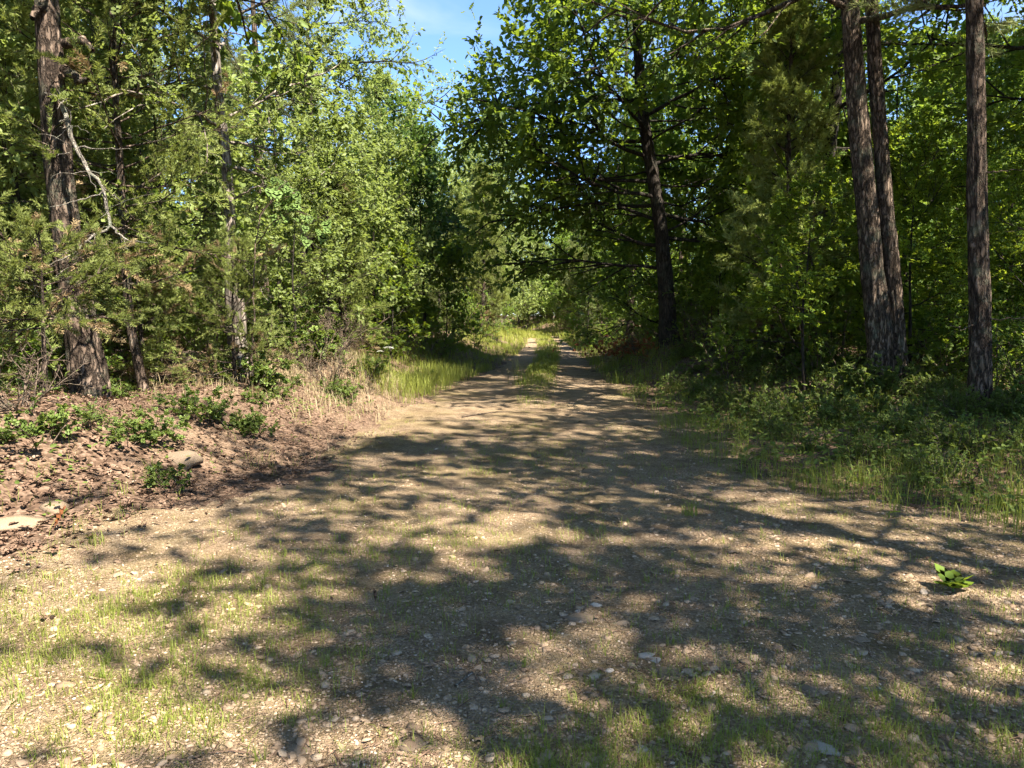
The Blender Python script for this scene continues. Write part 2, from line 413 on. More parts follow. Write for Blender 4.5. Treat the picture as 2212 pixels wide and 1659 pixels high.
def floor_mat():
    m, nt, out = new_mat('leaf litter soil'); L = nt.links
    t = node(nt, 'ShaderNodeTexCoord')
    v = node(nt, 'ShaderNodeTexVoronoi'); v.inputs['Scale'].default_value = 34; L.new(t.outputs['Object'], v.inputs['Vector'])
    sp = node(nt, 'ShaderNodeSeparateColor'); L.new(v.outputs['Color'], sp.inputs[0])
    base = ramp(nt, sp.outputs[0], [(0.0, (0.06, 0.037, 0.024)), (0.5, (0.125, 0.078, 0.052)), (1.0, (0.20, 0.135, 0.095))])
    n = node(nt, 'ShaderNodeTexNoise'); n.inputs['Scale'].default_value = 30; n.inputs['Detail'].default_value = 4; L.new(t.outputs['Object'], n.inputs['Vector'])
    fn = ramp(nt, n.outputs['Fac'], [(0.3, (0.6, 0.6, 0.6)), (0.7, (1.2, 1.2, 1.2))])
    mu = node(nt, 'ShaderNodeMixRGB', blend_type='MULTIPLY'); mu.inputs['Fac'].default_value = 1; L.new(base.outputs['Color'], mu.inputs['Color1']); L.new(fn.outputs['Color'], mu.inputs['Color2'])
    n2 = node(nt, 'ShaderNodeTexNoise'); n2.inputs['Scale'].default_value = 0.8; n2.inputs['Detail'].default_value = 5; L.new(t.outputs['Object'], n2.inputs['Vector'])
    sf = ramp(nt, n2.outputs['Fac'], [(0.5, (0, 0, 0)), (0.62, (0.4, 0.4, 0.4))])
    s = node(nt, 'ShaderNodeMixRGB'); L.new(sf.outputs['Color'], s.inputs['Fac']); L.new(mu.outputs['Color'], s.inputs['Color1']); s.inputs['Color2'].default_value = (0.22, 0.155, 0.10, 1)
    p = node(nt, 'ShaderNodeBsdfPrincipled'); p.inputs['Roughness'].default_value = 0.95; p.inputs['Specular IOR Level'].default_value = 0.1
    L.new(s.outputs['Color'], p.inputs['Base Color'])
    b = node(nt, 'ShaderNodeBump'); b.inputs['Strength'].default_value = 0.8; b.inputs['Distance'].default_value = 0.03
    L.new(v.outputs['Distance'], b.inputs['Height']); L.new(b.outputs[0], p.inputs['Normal'])
    L.new(p.outputs[0], out.inputs['Surface'])
    return m
M = {
 'oak_leaf': leaf_mat('oak leaf', (0.062, 0.112, 0.020), (0.140, 0.200, 0.034), (0.30, 0.39, 0.025), 0.48, 0.55, 0.25),
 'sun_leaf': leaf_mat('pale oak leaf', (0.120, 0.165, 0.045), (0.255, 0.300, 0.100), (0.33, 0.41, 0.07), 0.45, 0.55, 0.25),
 'dark_leaf': leaf_mat('blackgum leaf', (0.042, 0.092, 0.020), (0.088, 0.150, 0.034), (0.17, 0.27, 0.035), 0.38, 0.45, 0.25),
 'maple_leaf': leaf_mat('maple leaf', (0.080, 0.145, 0.016), (0.16, 0.235, 0.030), (0.40, 0.48, 0.03), 0.5, 0.55, 0.25),
 'bush_leaf': leaf_mat('understory leaf', (0.060, 0.115, 0.020), (0.145, 0.210, 0.040), (0.30, 0.40, 0.035), 0.5, 0.55, 0.25),
 'redbud': leaf_mat('redbud leaf', (0.11, 0.18, 0.045), (0.17, 0.25, 0.07), (0.28, 0.38, 0.07), 0.42, 0.6, 0.15),
 'cedar': leaf_mat('cedar foliage', (0.115, 0.145, 0.036), (0.235, 0.262, 0.080), (0.30, 0.35, 0.06), 0.34, 0.65, 0.15),
 'cedar_dry': leaf_mat('dry cedar foliage', (0.17, 0.115, 0.06), (0.32, 0.24, 0.13), (0.27, 0.18, 0.08), 0.2, 0.7, 0.1),
 'pine': leaf_mat('pine needles', (0.140, 0.168, 0.058), (0.255, 0.280, 0.115), (0.30, 0.34, 0.10), 0.34, 0.6, 0.2),
 'grass': leaf_mat('grass', (0.105, 0.150, 0.022), (0.27, 0.29, 0.060), (0.36, 0.40, 0.05), 0.42, 0.55, 0.25, 0.12),
 'dry_grass': leaf_mat('dry grass', (0.28, 0.21, 0.11), (0.50, 0.41, 0.25), (0.40, 0.31, 0.16), 0.3, 0.6, 0.2, 0.12),
 'forb': leaf_mat('forb leaf', (0.070, 0.115, 0.022), (0.16, 0.21, 0.048), (0.28, 0.35, 0.05), 0.4, 0.55, 0.25, 0.15),
 'bark_oak': bark_mat('oak bark', (0.045, 0.034, 0.026), (0.115, 0.085, 0.064), (0.20, 0.155, 0.12)),
 'bark_red': bark_mat('reddish bark', (0.055, 0.038, 0.028), (0.145, 0.103, 0.077), (0.27, 0.205, 0.16), 12, 0.26, 1.0, 0.4),
 'bark_twin': bark_mat('ridged brown bark', (0.075, 0.052, 0.038), (0.19, 0.138, 0.102), (0.36, 0.28, 0.215), 15, 0.24, 1.0, 0.5),
 'bark_dark': bark_mat('dark bark', (0.022, 0.018, 0.015), (0.055, 0.043, 0.034), (0.095, 0.075, 0.06), 16, 0.2, 0.6, 0.12),
 'bark_pale': bark_mat('pale peeling bark', (0.13, 0.09, 0.07), (0.30, 0.25, 0.21), (0.48, 0.43, 0.37), 9, 0.15, 0.6, 0.2),
 'bark_bone': bark_mat('bleached dead wood', (0.17, 0.14, 0.11), (0.34, 0.30, 0.25), (0.48, 0.44, 0.39), 26, 0.4, 0.7, 0.6),
 'dead_wood': bark_mat('grey brown dead wood', (0.09, 0.062, 0.045), (0.20, 0.145, 0.105), (0.33, 0.26, 0.20), 20, 0.3, 0.5, 0.15),
 'stone': tint_mat('gravel stone', [(0, (0.14, 0.096, 0.064)), (0.35, (0.27, 0.19, 0.125)), (0.7, (0.38, 0.282, 0.192)), (0.93, (0.46, 0.365, 0.27)), (1, (0.56, 0.49, 0.42))], 0.9, 45, 0.4),
 'pale_stone': tint_mat('pale stone', [(0, (0.33, 0.28, 0.225)), (1, (0.46, 0.41, 0.35))], 0.8, 40, 0.3),
 'tan_stone': tint_mat('weathered tan stone', [(0, (0.16, 0.12, 0.085)), (1, (0.25, 0.185, 0.125))], 0.9, 22, 0.6),
 'litter': tint_mat('dead leaf', [(0, (0.085, 0.050, 0.033)), (0.4, (0.18, 0.112, 0.076)), (0.75, (0.29, 0.195, 0.138)), (1, (0.42, 0.32, 0.25))], 0.8, 60, 0, 0.2, 0.15),
 'rust_leaf': tint_mat('rust brown dead leaf', [(0, (0.16, 0.055, 0.022)), (1, (0.34, 0.13, 0.05))], 0.8, 60, 0, 0.2, 0.15),
 'flower': tint_mat('white flower', [(0, (0.55, 0.58, 0.45)), (1, (0.78, 0.78, 0.70))], 0.7, None, 0, 0.2, 0.3),
 'track': track_mat(), 'floor': floor_mat(),
}

# ------------------------------------------------------------------ objects
def tag(o, label, cat, group=None):
    o['label'] = label; o['category'] = cat
    if group: o['group'] = group
    return o
def part(name, me, parent, kind=None):
    o = bpy.data.objects.new(name, me); COL.objects.link(o); o.parent = parent
    if kind: o['kind'] = kind
    return o
def thing(name, label, cat, loc, parts, rotz=0.0, scale=1.0, group=None, tilt=(0, 0)):
    e = bpy.data.objects.new(name, None); e.empty_display_size = 0.2
    COL.objects.link(e)
    e.location = loc; e.rotation_euler = (tilt[0], tilt[1], rotz)
    e.scale = (scale,) * 3 if np.isscalar(scale) else scale
    tag(e, label, cat, group)
    for p in parts:
        o = part(p[0], p[1], e, p[2] if len(p) > 2 else None)
        if len(p) > 3: o.matrix_local = p[3]
    return e
def single(name, me, label, cat, loc=(0, 0, 0), rot=(0, 0, 0), scale=1.0, group=None):
    o = bpy.data.objects.new(name, me); COL.objects.link(o)
    o.location = loc; o.rotation_euler = rot; o.scale = (scale,) * 3 if np.isscalar(scale) else scale
    return tag(o, label, cat, group)
def setting(name, me, kind='structure', label=None):
    o = bpy.data.objects.new(name, me); COL.objects.link(o); o['kind'] = kind
    if label: o['label'] = label
    return o

# ------------------------------------------------------------------ tree makers: each returns [(part name, mesh, kind)]
def leaves_on(rng, P, D, per, tmpl, size, t0=0.25, up=0.9, droop=0.15, spread=0.9, clump=None):
    p, d, t = spawn(rng, P, D, per, t0, 1.0, 0.35, 0.35 + spread, 0.35)
    d = d + np.array([0, 0, -droop])
    n = np.array([0, 0, up]) + rng.normal(0, 0.5, p.shape)
    S = size * rng.uniform(0.45, 1.3, len(p))
    own = np.repeat(rng.random(len(P)), per)
    return p, frames(d, n), S, np.clip(0.5 * rng.random(len(p)) + 0.5 * own, 0, 1)
def broadleaf(nm, seed, H=12, r0=0.16, cb=0.3, Lmax=3.5, nl=22, ns=8, nt=7, per=7, tmpl=DIAMOND, size=0.13, leafm='oak_leaf', bark='bark_oak',
              trunk=None, r1=None, el=(0.1, 0.7), shape='oval', flat=0.3, sides=12, n=26, extra=None, trop=0.04, rlim=0.42, lz=None, pick=None, front=False):
    rng = np.random.default_rng(seed); bag = Bag()
    if trunk is None:
        w = rng.normal(0, 1, (7, 2)).cumsum(0) * 0.010 * H; w[0] = 0
        trunk = np.column_stack([w, np.linspace(-0.15, H, 7)])
    T = resample(trunk, n); r1 = r0 * 0.12 if r1 is None else r1
    V, F = trunk_tube(trunk, r0, r1, n * (2 if sides > 19 else 1), sides * (2 if sides > 19 else 1), seed, 0.45 if sides < 20 else 0.38, 0.05 if sides < 20 else 0.085); bag.add(V, F)
    Ht = T[-1, 2]
    u = (np.arange(nl) + rng.random(nl)) / nl
    tt = cb + (1 - cb) * u ** 0.9 * 0.985
    i = np.clip((tt * (n - 1)).astype(int), 0, n - 2); f = (tt * (n - 1) - i)[:, None]
    p0 = T[i] * (1 - f) + T[i + 1] * f
    az = np.arange(nl) * 2.399 + rng.normal(0, 0.4, nl)
    e = el[0] + (el[1] - el[0]) * u + rng.normal(0, 0.12, nl) + 0.5 * u ** 4
    d0 = np.column_stack([np.cos(az) * np.cos(e), np.sin(az) * np.cos(e), np.sin(e)])
    if front: d0[:, 1] = np.where((tt < 0.42) & (d0[:, 1] < -0.25), -d0[:, 1], d0[:, 1])
    prof = {'oval': 0.55 + 0.75 * np.sin(np.pi * np.clip(u * 0.85 + 0.12, 0, 1)) - 0.35 * u, 'wide': 1.0 - 0.55 * u, 'cone': 1.05 - 0.9 * u}[shape]
    L = Lmax * prof * rng.uniform(0.75, 1.15, nl)
    rl = np.interp(tt, [0, 1], [r0, r1]) * rlim
    if extra is not None:
        for (q, dd, ll) in extra:
            k = int(np.clip(q * (n - 1), 0, n - 2))
            p0 = np.vstack([p0, T[k]]); d0 = np.vstack([d0, nrm(np.array(dd, float))]); L = np.append(L, ll); rl = np.append(rl, r0 * 0.26)
    P, D = grow(rng, p0, d0, L, 7, 0.13, trop)
    V, F = tubes(P, radii(len(P), 8, rl, 0.008), 6); bag.add(V, F)
    ps, ds, t = spawn(rng, P, D, ns, 0.22, 1.0, 0.45, 1.0, flat)
    Ls = np.repeat(L, ns) * (0.50 - 0.26 * t) * rng.uniform(0.7, 1.25, len(t)) + 0.2
    P2, D2 = grow(rng, ps, ds, Ls, 4, 0.16, 0.03)
    V, F = tubes(P2, radii(len(P2), 5, np.repeat(rl, ns) * 0.4 + 0.002, 0.004), 4); bag.add(V, F)
    pt, dt, t = spawn(rng, P2, D2, nt, 0.2, 1.0, 0.35, 1.0, flat)
    Lt = np.repeat(Ls, nt) * 0.32 * rng.uniform(0.7, 1.3, len(t)) + 0.12
    P3, D3 = grow(rng, pt, dt, Lt, 2, 0.2, 0.0)
    sel = rng.random(len(P3)) < 0.4
    V, F = tubes(P3[sel], radii(int(sel.sum()), 3, 0.004, 0.002), 3); bag.add(V, F)
    p, R, S, tint = leaves_on(rng, P3, D3, per, tmpl, size)
    if lz is not None:
        k = p[:, 2] > lz; p, R, S, tint = p[k], R[k], S[k], tint[k]
    res = []
    if pick is not None:
        bpos, cntp = pick
        w = p + np.array(bpos); sp, cp = math.sin(PITCH), math.cos(PITCH)
        dep = w[:, 1] * cp - (w[:, 2] - CAM_Z) * sp
        u_, v_ = w[:, 0] / dep * FPX + 512, 384 - (w[:, 1] * sp + (w[:, 2] - CAM_Z) * cp) / dep * FPX
        ok = (dep > 1) & (u_ > -10) & (u_ < 1034) & (v_ > -10) & (v_ < 778)
        ids = np.where(ok)[0]; ids = ids[np.argsort((dep / S)[ids])][:cntp]
        lm = [mesh(nm + '_leaf', tmpl[0], tmpl[1], M[leafm], np.full(len(tmpl[0]), t_)) for t_ in (0.15, 0.4, 0.65, 0.9)]
        for q in ids:
            res.append(('leaf', lm[int(min(3, tint[q] * 4))], None, Matrix.Translation(p[q]) @ Matrix(R[q].tolist()).to_4x4() @ Matrix.Scale(float(S[q]), 4)))
        k = np.ones(len(p), bool); k[ids] = False; p, R, S, tint = p[k], R[k], S[k], tint[k]
    c = Bag(); c.add(*scatter(tmpl, p, R, S, tint))
    return [('trunk', bag.build(nm + '_trunk', M[bark], True)), ('crown', c.build(nm + '_crown', M[leafm]), 'stuff')] + res
def conifer(nm, seed, H=12, r0=0.14, cb=0.35, Lmax=2.2, nl=44, ns=7, per=6, tmpl=NEEDLES, size=0.17, leafm='pine', bark='bark_red', el=(0.05, 0.6),
            trunk=None, dry=0, r1=None, sides=12, droop=0.0, top=0.25, flat=0.4, dry_z=None, n=26):
    rng = np.random.default_rng(seed); bag = Bag()
    if trunk is None:
        w = rng.normal(0, 1, (7, 2)).cumsum(0) * 0.006 * H; w[0] = 0
        trunk = np.column_stack([w, np.linspace(-0.15, H, 7)])
    T = resample(trunk, n); r1 = r0 * 0.1 if r1 is None else r1
    V, F = trunk_tube(trunk, r0, r1, n * (2 if sides > 19 else 1), sides * (2 if sides > 19 else 1), seed, 0.3, 0.04 if sides < 20 else 0.07); bag.add(V, F)
    u = (np.arange(nl) + rng.random(nl)) / nl
    tt = cb + (1 - cb) * u * 0.99
    i = np.clip((tt * (n - 1)).astype(int), 0, n - 2); f = (tt * (n - 1) - i)[:, None]
    p0 = T[i] * (1 - f) + T[i + 1] * f
    az = np.arange(nl) * 2.399 + rng.normal(0, 0.5, nl)
    e = el[0] + (el[1] - el[0]) * u + rng.normal(0, 0.15, nl)
    d0 = np.column_stack([np.cos(az) * np.cos(e), np.sin(az) * np.cos(e), np.sin(e)])
    L = Lmax * (1.0 - (1 - top) * u) * np.minimum(1, 0.6 + 2.5 * u) * rng.uniform(0.6, 1.2, nl)
    rl = np.interp(tt, [0, 1], [r0, r1]) * 0.28 + 0.004
    P, D = grow(rng, p0, d0, L, 6, 0.12, 0.05 - droop)
    V, F = tubes(P, radii(len(P), 7, rl, 0.004), 5); bag.add(V, F)
    ps, ds, t = spawn(rng, P, D, ns, 0.25, 1.0, 0.4, 0.95, flat)
    Ls = np.repeat(L, ns) * (0.42 - 0.2 * t) * rng.uniform(0.6, 1.3, len(t)) + 0.12
    P2, D2 = grow(rng, ps, ds, Ls, 3, 0.18, 0.02 - droop)
    V, F = tubes(P2, radii(len(P2), 4, 0.006, 0.003), 3); bag.add(V, F)
    p, d, t = spawn(rng, P2, D2, per, 0.2, 1.0, 0.1, 0.8, 0.2)
    S = size * rng.uniform(0.7, 1.2, len(p))
    R = frames(d, rng.normal(0, 0.6, p.shape) + np.array([0, 0, 1.0]))
    tint = np.clip(0.55 * rng.random(len(p)) + 0.45 * np.repeat(rng.random(len(P2)), per), 0, 1)
    isdry = np.repeat(rng.random(len(P2)) < dry, per) if dry else np.zeros(len(p), bool)
    if dry_z is not None: isdry |= np.repeat((ps[:, 2] < dry_z) & (rng.random(len(P2)) < 0.7), per)
    c = Bag(); k = ~isdry; c.add(*scatter(tmpl, p[k], R[k], S[k], tint[k]))
    out = [('trunk', bag.build(nm + '_trunk', M[bark], True)), ('crown', c.build(nm + '_crown', M[leafm]), 'stuff')]
    if isdry.any():
        c = Bag(); k = isdry; c.add(*scatter(tmpl, p[k], R[k], S[k], tint[k]))
        out.append(('dry_foliage', c.build(nm + '_dry', M['cedar_dry']), 'stuff'))
    return out
def bush(nm, seed, H=1.0, W=0.7, stems=9, nt=9, per=8, tmpl=OVAL, size=0.075, leafm='bush_leaf', bark='dead_wood', bare=0.25):
    rng = np.random.default_rng(seed); bag = Bag()
    az = rng.uniform(0, 2 * math.pi, stems); e = rng.uniform(0.6, 1.45, stems)
    d0 = np.column_stack([np.cos(az) * np.cos(e), np.sin(az) * np.cos(e), np.sin(e)])
    p0 = np.column_stack([np.cos(az) * 0.06, np.sin(az) * 0.06, np.full(stems, -0.05)])
    L = H * rng.uniform(0.6, 1.2, stems)
    P, D = grow(rng, p0, d0, L, 6, 0.14, 0.02)
    V, F = tubes(P, radii(stems, 7, 0.009 * H + 0.003, 0.003), 5); bag.add(V, F)
    pt, dt, t = spawn(rng, P, D, nt, bare, 1.0, 0.5, 1.2, 0.5)
    P3, D3 = grow(rng, pt, dt, W * 0.5 * rng.uniform(0.5, 1.2, len(pt)) * (1.15 - 0.6 * t), 3, 0.15, 0.0)
    V, F = tubes(P3, radii(len(P3), 4, 0.004, 0.002), 3); bag.add(V, F)
    p, R, S, tint = leaves_on(rng, P3, D3, per, tmpl, size, 0.15)
    c = Bag(); c.add(*scatter(tmpl, p, R, S, tint))
    return [('stem', bag.build(nm + '_stem', M[bark], True)), ('crown', c.build(nm + '_leaves', M[leafm]), 'stuff')]

# ================================================================== THE GROUND
def axis(segs):
    out = [segs[0][0]]
    for a, b, s0, s1 in segs:
        x, k = a, 0
        while x < b - 1e-6:
            t = (x - a) / (b - a); x = x + s0 + (s1 - s0) * t
            out.append(min(x, b))
    return np.array(out)
gx = np.concatenate([-axis([(0, 7, 0.085, 0.12), (7, 20, 0.12, 0.8), (20, 400, 1.5, 45)])[::-1][:-1], axis([(0, 7, 0.085, 0.12), (7, 20, 0.12, 0.8), (20, 400, 1.5, 45)])])
gy = np.concatenate([axis([(-400, -12, 40, 3), (-12, 1.5, 1.0, 0.3)])[:-1], axis([(1.5, 12, 0.075, 0.12), (12, 40, 0.12, 0.5), (40, 120, 0.6, 4), (120, 600, 8, 60)])])
X, Y = np.meshgrid(gx, gy, indexing='ij')
Z = height(X, Y)
V = np.stack([X, Y, Z], -1).reshape(-1, 3)
nx, ny = len(gx), len(gy)
i, j = np.meshgrid(np.arange(nx - 1), np.arange(ny - 1), indexing='ij')
q = np.stack([i * ny + j, (i + 1) * ny + j, (i + 1) * ny + j + 1, i * ny + j + 1], -1).reshape(-1, 4)
cx, cyy = V[q].mean(1)[:, 0], V[q].mean(1)[:, 1]
def on_track(x, y, marg=0.0):
    xl, xr = edges(y)
    w = 0.35 * fbm(x, y, 1.1, 21, 3) * 2
    return (x > xl + w + marg) & (x < xr + w - marg) & (y < 140)
k = on_track(cx, cyy)
def sub(qs):
    u, inv = np.unique(qs, return_inverse=True)
    return V[u], inv.reshape(-1, 4)
for name, qs, mt in (('dirt_track', q[k], 'track'), ('forest_floor', q[~k], 'floor')):
    vv, ff = sub(qs)
    xl_, xr_ = edges(vv[:, 1]); c_ = (xl_ + xr_) / 2
    rut = np.exp(-((np.abs(vv[:, 0] - c_ + 0.15 * fbm(vv[:, 0], vv[:, 1], 3, 33)) - 0.85) / 0.35) ** 2) * (0.25 + 0.55 * sstep(6, 14, vv[:, 1])) * (0.5 + vnoise(vv[:, 0], vv[:, 1], 0.8, 34))
    setting(name, mesh(name, vv, ff, M[mt], np.clip(rut, 0, 1), True))

# ================================================================== PROTOTYPES
PR = {}
PR['oakA'] = broadleaf('oakA', 11, 13, 0.17, 0.24, 3.4, 28, 11, 9, 9, DIAMOND, 0.155, 'oak_leaf', 'bark_oak')
PR['oakC'] = broadleaf('oakC', 19, 13.5, 0.17, 0.36, 4.0, 20, 10, 9, 5, HEX, 0.16, 'oak_leaf', 'bark_oak')
PR['oakB'] = broadleaf('oakB', 12, 15, 0.20, 0.32, 4.0, 30, 11, 9, 9, DIAMOND, 0.165, 'oak_leaf', 'bark_dark')
PR['palA'] = broadleaf('palA', 13, 14, 0.17, 0.16, 3.9, 36, 11, 9, 8, DIAMOND, 0.155, 'sun_leaf', 'bark_dark')
PR['palB'] = broadleaf('palB', 14, 11, 0.12, 0.08, 2.9, 30, 10, 8, 8, DIAMOND, 0.145, 'sun_leaf', 'bark_dark')
PR['gum'] = broadleaf('gum', 15, 6.6, 0.07, 0.28, 2.2, 24, 9, 7, 6, HEX, 0.125, 'dark_leaf', 'bark_dark', el=(0.0, 0.5), shape='wide', flat=0.6)
PR['maple'] = broadleaf('maple', 16, 4.6, 0.045, 0.25, 1.7, 16, 8, 6, 5, BROAD, 0.115, 'maple_leaf', 'bark_dark', el=(0.0, 0.45), shape='wide', flat=0.75)
PR['mapleB'] = broadleaf('mapleB', 17, 3.2, 0.03, 0.15, 1.3, 13, 7, 5, 5, BROAD, 0.11, 'maple_leaf', 'bark_dark', el=(0.0, 0.45), shape='wide', flat=0.75)
PR['pale'] = broadleaf('pale', 27, 5.4, 0.045, 0.18, 1.9, 18, 8, 6, 6, HEX, 0.12, 'sun_leaf', 'bark_dark', el=(0.0, 0.5), shape='wide', flat=0.65)
PR['under'] = broadleaf('under', 18, 7.5, 0.07, 0.06, 2.4, 28, 10, 8, 7, DIAMOND, 0.14, 'bush_leaf', 'bark_dark', el=(0.0, 0.4), shape='wide', flat=0.65)
PR['pineA'] = conifer('pineA', 21, 15, 0.15, 0.30, 2.3, 58, 9, 8, NEEDLES, 0.24, 'pine', 'bark_red')
PR['pineB'] = conifer('pineB', 22, 8, 0.08, 0.06, 1.8, 52, 9, 8, NEEDLES, 0.22, 'pine', 'bark_dark', el=(0.0, 0.5))
PR['cedarA'] = conifer('cedarA', 23, 9, 0.11, 0.08, 1.9, 100, 9, 7, SPRAY, 0.27, 'cedar', 'bark_red', el=(0.0, 0.9), dry_z=1.0)
PR['cedarB'] = conifer('cedarB', 24, 6, 0.07, 0.04, 1.7, 74, 9, 7, SPRAY, 0.23, 'cedar', 'bark_red', el=(-0.05, 0.8), dry_z=0.7, dry=0.03)
PR['cedarS'] = conifer('cedarS', 25, 2.4, 0.045, 0.04, 1.35, 46, 9, 9, SPRAY, 0.115, 'cedar', 'bark_red', el=(0.0, 0.7), dry=0.08, dry_z=0.3, top=0.3)
PR['cedarT'] = conifer('cedarT', 26, 1.55, 0.035, 0.5, 1.0, 24, 9, 10, SPRAY, 0.105, 'cedar', 'bark_red', el=(-0.1, 0.5), dry=0.14, top=0.4)
PR['bushA'] = bush('bushA', 31)
PR['bushB'] = bush('bushB', 32, 1.5, 1.0, 10, 10, 9, OVAL, 0.085)
PR['bushC'] = bush('bushC', 33, 0.55, 0.5, 8, 7, 7, BROAD, 0.075, 'forb')
PR['bushD'] = bush('bushD', 34, 2.4, 1.4, 11, 14, 10, HEX, 0.12)
PR['bushE'] = bush('bushE', 35, 0.45, 0.7, 12, 7, 8, OVAL, 0.07, 'forb', bare=0.1)
# bare tangle of dead twigs
def dead_brush(nm, seed, H=1.2, n=14):
    rng = np.random.default_rng(seed); bag = Bag()
    az = rng.uniform(0, 6.28, n); e = rng.uniform(0.2, 1.2, n)
    P, D = grow(rng, np.column_stack([np.cos(az) * 0.1, np.sin(az) * 0.1, np.zeros(n)]), np.column_stack([np.cos(az) * np.cos(e), np.sin(az) * np.cos(e), np.sin(e)]), H * rng.uniform(0.5, 1.2, n), 6, 0.2, 0.0)
    bag.add(*tubes(P, radii(n, 7, 0.012, 0.003), 5))
    ps, ds, t = spawn(rng, P, D, 6, 0.2, 1, 0.4, 1.2)
    P2, D2 = grow(rng, ps, ds, H * 0.4 * rng.uniform(0.4, 1.2, len(ps)), 4, 0.2, 0)
    bag.add(*tubes(P2, radii(len(P2), 5, 0.006, 0.0025), 3))
    ps, ds, t = spawn(rng, P2, D2, 4, 0.2, 1, 0.4, 1.2)
    P2, D2 = grow(rng, ps, ds, H * 0.18 * rng.uniform(0.4, 1.2, len(ps)), 3, 0.2, 0)
    bag.add(*tubes(P2, radii(len(P2), 4, 0.004, 0.002), 3))
    return bag.build(nm, M['dead_wood'], True)
BRUSH = [dead_brush('brushA', 41, 1.3, 16), dead_brush('brushB', 42, 0.8, 12)]

# ================================================================== NAMED TREES OF THE PICTURE
placed = []
def base(x, y): return (x, y, H1(x, y) - 0.03)

# the leaning tree on the left bank, with its bleached dead branch
b = base(-5.05, 9.1)
tp = poly([(192, 885), (172, 700), (142, 500), (124, 330), (108, 130), (97, -60), (80, -420), (70, -800), (80, -1150)], 9.1, b); tp[0] = (0, 0, -0.1)
left_parts = broadleaf('lefttree', 51, trunk=tp, r0=0.18, r1=0.05, cb=0.48, Lmax=3.0, nl=24, ns=8, nt=6, per=7, tmpl=HEX, size=0.15, leafm='oak_leaf', bark='bark_red', n=60, sides=26)
lt = thing('leaning_oak_tree', 'thick reddish-barked tree leaning outward on the left bank with a bleached dead branch', 'tree', b, left_parts)
bag = Bag(); k2 = np.array(b)
def stick(bag, pts, r0, r1, d, dd=None, n=12, s=7, origin=None):
    o = k2 if origin is None else np.array(origin)
    P = np.array([at(x * 1024 / 2212, y * 1024 / 2212, (d if dd is None else d + (dd - d) * i / (len(pts) - 1))) for i, (x, y) in enumerate(pts)]) - o
    P = resample(P, n)
    P[1:-1] += np.random.default_rng(int(pts[0][0] * 7 + pts[0][1])).normal(0, 0.012, (n - 2, 3))
    bag.add(*tubes(P[None], radii(1, n, r0, r1), s))
stick(bag, [(118, 195), (135, 215), (150, 270), (163, 320), (190, 370), (222, 405), (230, 450), (238, 488)], 0.030, 0.016, 8.95, 8.4, 20)
stick(bag, [(238, 488), (268, 515), (290, 525), (320, 524)], 0.014, 0.004, 8.4, 8.2)
stick(bag, [(238, 488), (205, 505), (180, 535), (150, 570), (118, 600)], 0.015, 0.005, 8.4, 8.15)
stick(bag, [(180, 535), (140, 560), (100, 575), (40, 580)], 0.01, 0.003, 8.3, 8.1)
stick(bag, [(222, 412), (190, 425), (150, 440), (108, 447)], 0.009, 0.003, 8.55, 8.3)
stick(bag, [(163, 322), (200, 318), (240, 322), (285, 322)], 0.009, 0.003, 8.75, 8.5)
stick(bag, [(190, 520), (215, 530), (240, 530)], 0.006, 0.003, 8.3, 8.2)
stick(bag, [(222, 405), (240, 420), (258, 432)], 0.007, 0.003, 8.5, 8.4)
stick(bag, [(160, 318), (150, 240), (120, 205), (95, 200)], 0.009, 0.003, 8.8, 8.6)
stick(bag, [(143, 215), (120, 190), (108, 170)], 0.007, 0.003, 8.9, 8.7)
_r = np.random.default_rng(17)
for _ in range(26):
    q = [(135, 215), (150, 270), (163, 320), (190, 370), (222, 405), (230, 450), (238, 488), (268, 515), (205, 505), (180, 535), (150, 570)][_r.integers(0, 11)]
    a1 = (q[0] + _r.normal(0, 18), q[1] + _r.normal(4, 14)); stick(bag, [q, a1, (a1[0] + (a1[0] - q[0]) * 0.8 + _r.normal(0, 6), a1[1] + (a1[1] - q[1]) * 0.5 + _r.normal(4, 6))], 0.005, 0.002, 8.5 if q[1] > 350 else 8.8, 8.3 if q[1] > 350 else 8.5, 6, 4)
part('dead_branch', bag.build('dead_branch', M['bark_bone'], True), lt)
for pts in ([(140, 95), (165, 88), (185, 92), (200, 110)], [(140, 150), (160, 165), (182, 180), (192, 172)], [(105, 30), (85, 15), (70, 40)]):
    bag = Bag(); stick(bag, pts, 0.06, 0.028, 9.05, 8.85, 10, 9)
    part('broken_stub', bag.build('broken_stub', M['bark_red'], True), lt)

# pale slender trunk, broken snag beside it
b = base(-4.35, 12.0)
tp = poly([(497, 815), (499, 650), (497, 480), (488, 330), (470, 200), (462, 60), (455, -120), (450, -400)], 12.0, b); tp[0] = (0, 0, -0.1)
pp = broadleaf('palebark', 52, trunk=tp, r0=0.105, r1=0.04, cb=0.37, Lmax=2.4, nl=20, ns=8, nt=6, per=6, tmpl=BROAD, size=0.12, leafm='sun_leaf', bark='bark_pale', n=40, sides=14)
pt_ = thing('slender_tree', 'slender tree with pale peeling bark beside a short snag on the left bank', 'tree', b, pp)
bag = Bag(); k2 = np.array(b)
stick(bag, [(500, 440), (515, 425), (540, 410), (575, 400)], 0.018, 0.006, 12.0, 11.6)
part('dead_branch', bag.build('pale_dead_branch', M['bark_pale'], True), pt_)
bag = Bag(); stick(bag, [(500, 560), (540, 590), (580, 650)], 0.012, 0.004, 12.0, 11.6)
part('dead_branch', bag.build('pale_dead_branch', M['bark_pale'], True), pt_)
b = base(-4.2, 11.7); k2 = np.array(b)
bag = Bag(); tp = poly([(522, 812), (518, 740), (513, 645)], 11.7, b); tp[0] = (0, 0, -0.1)
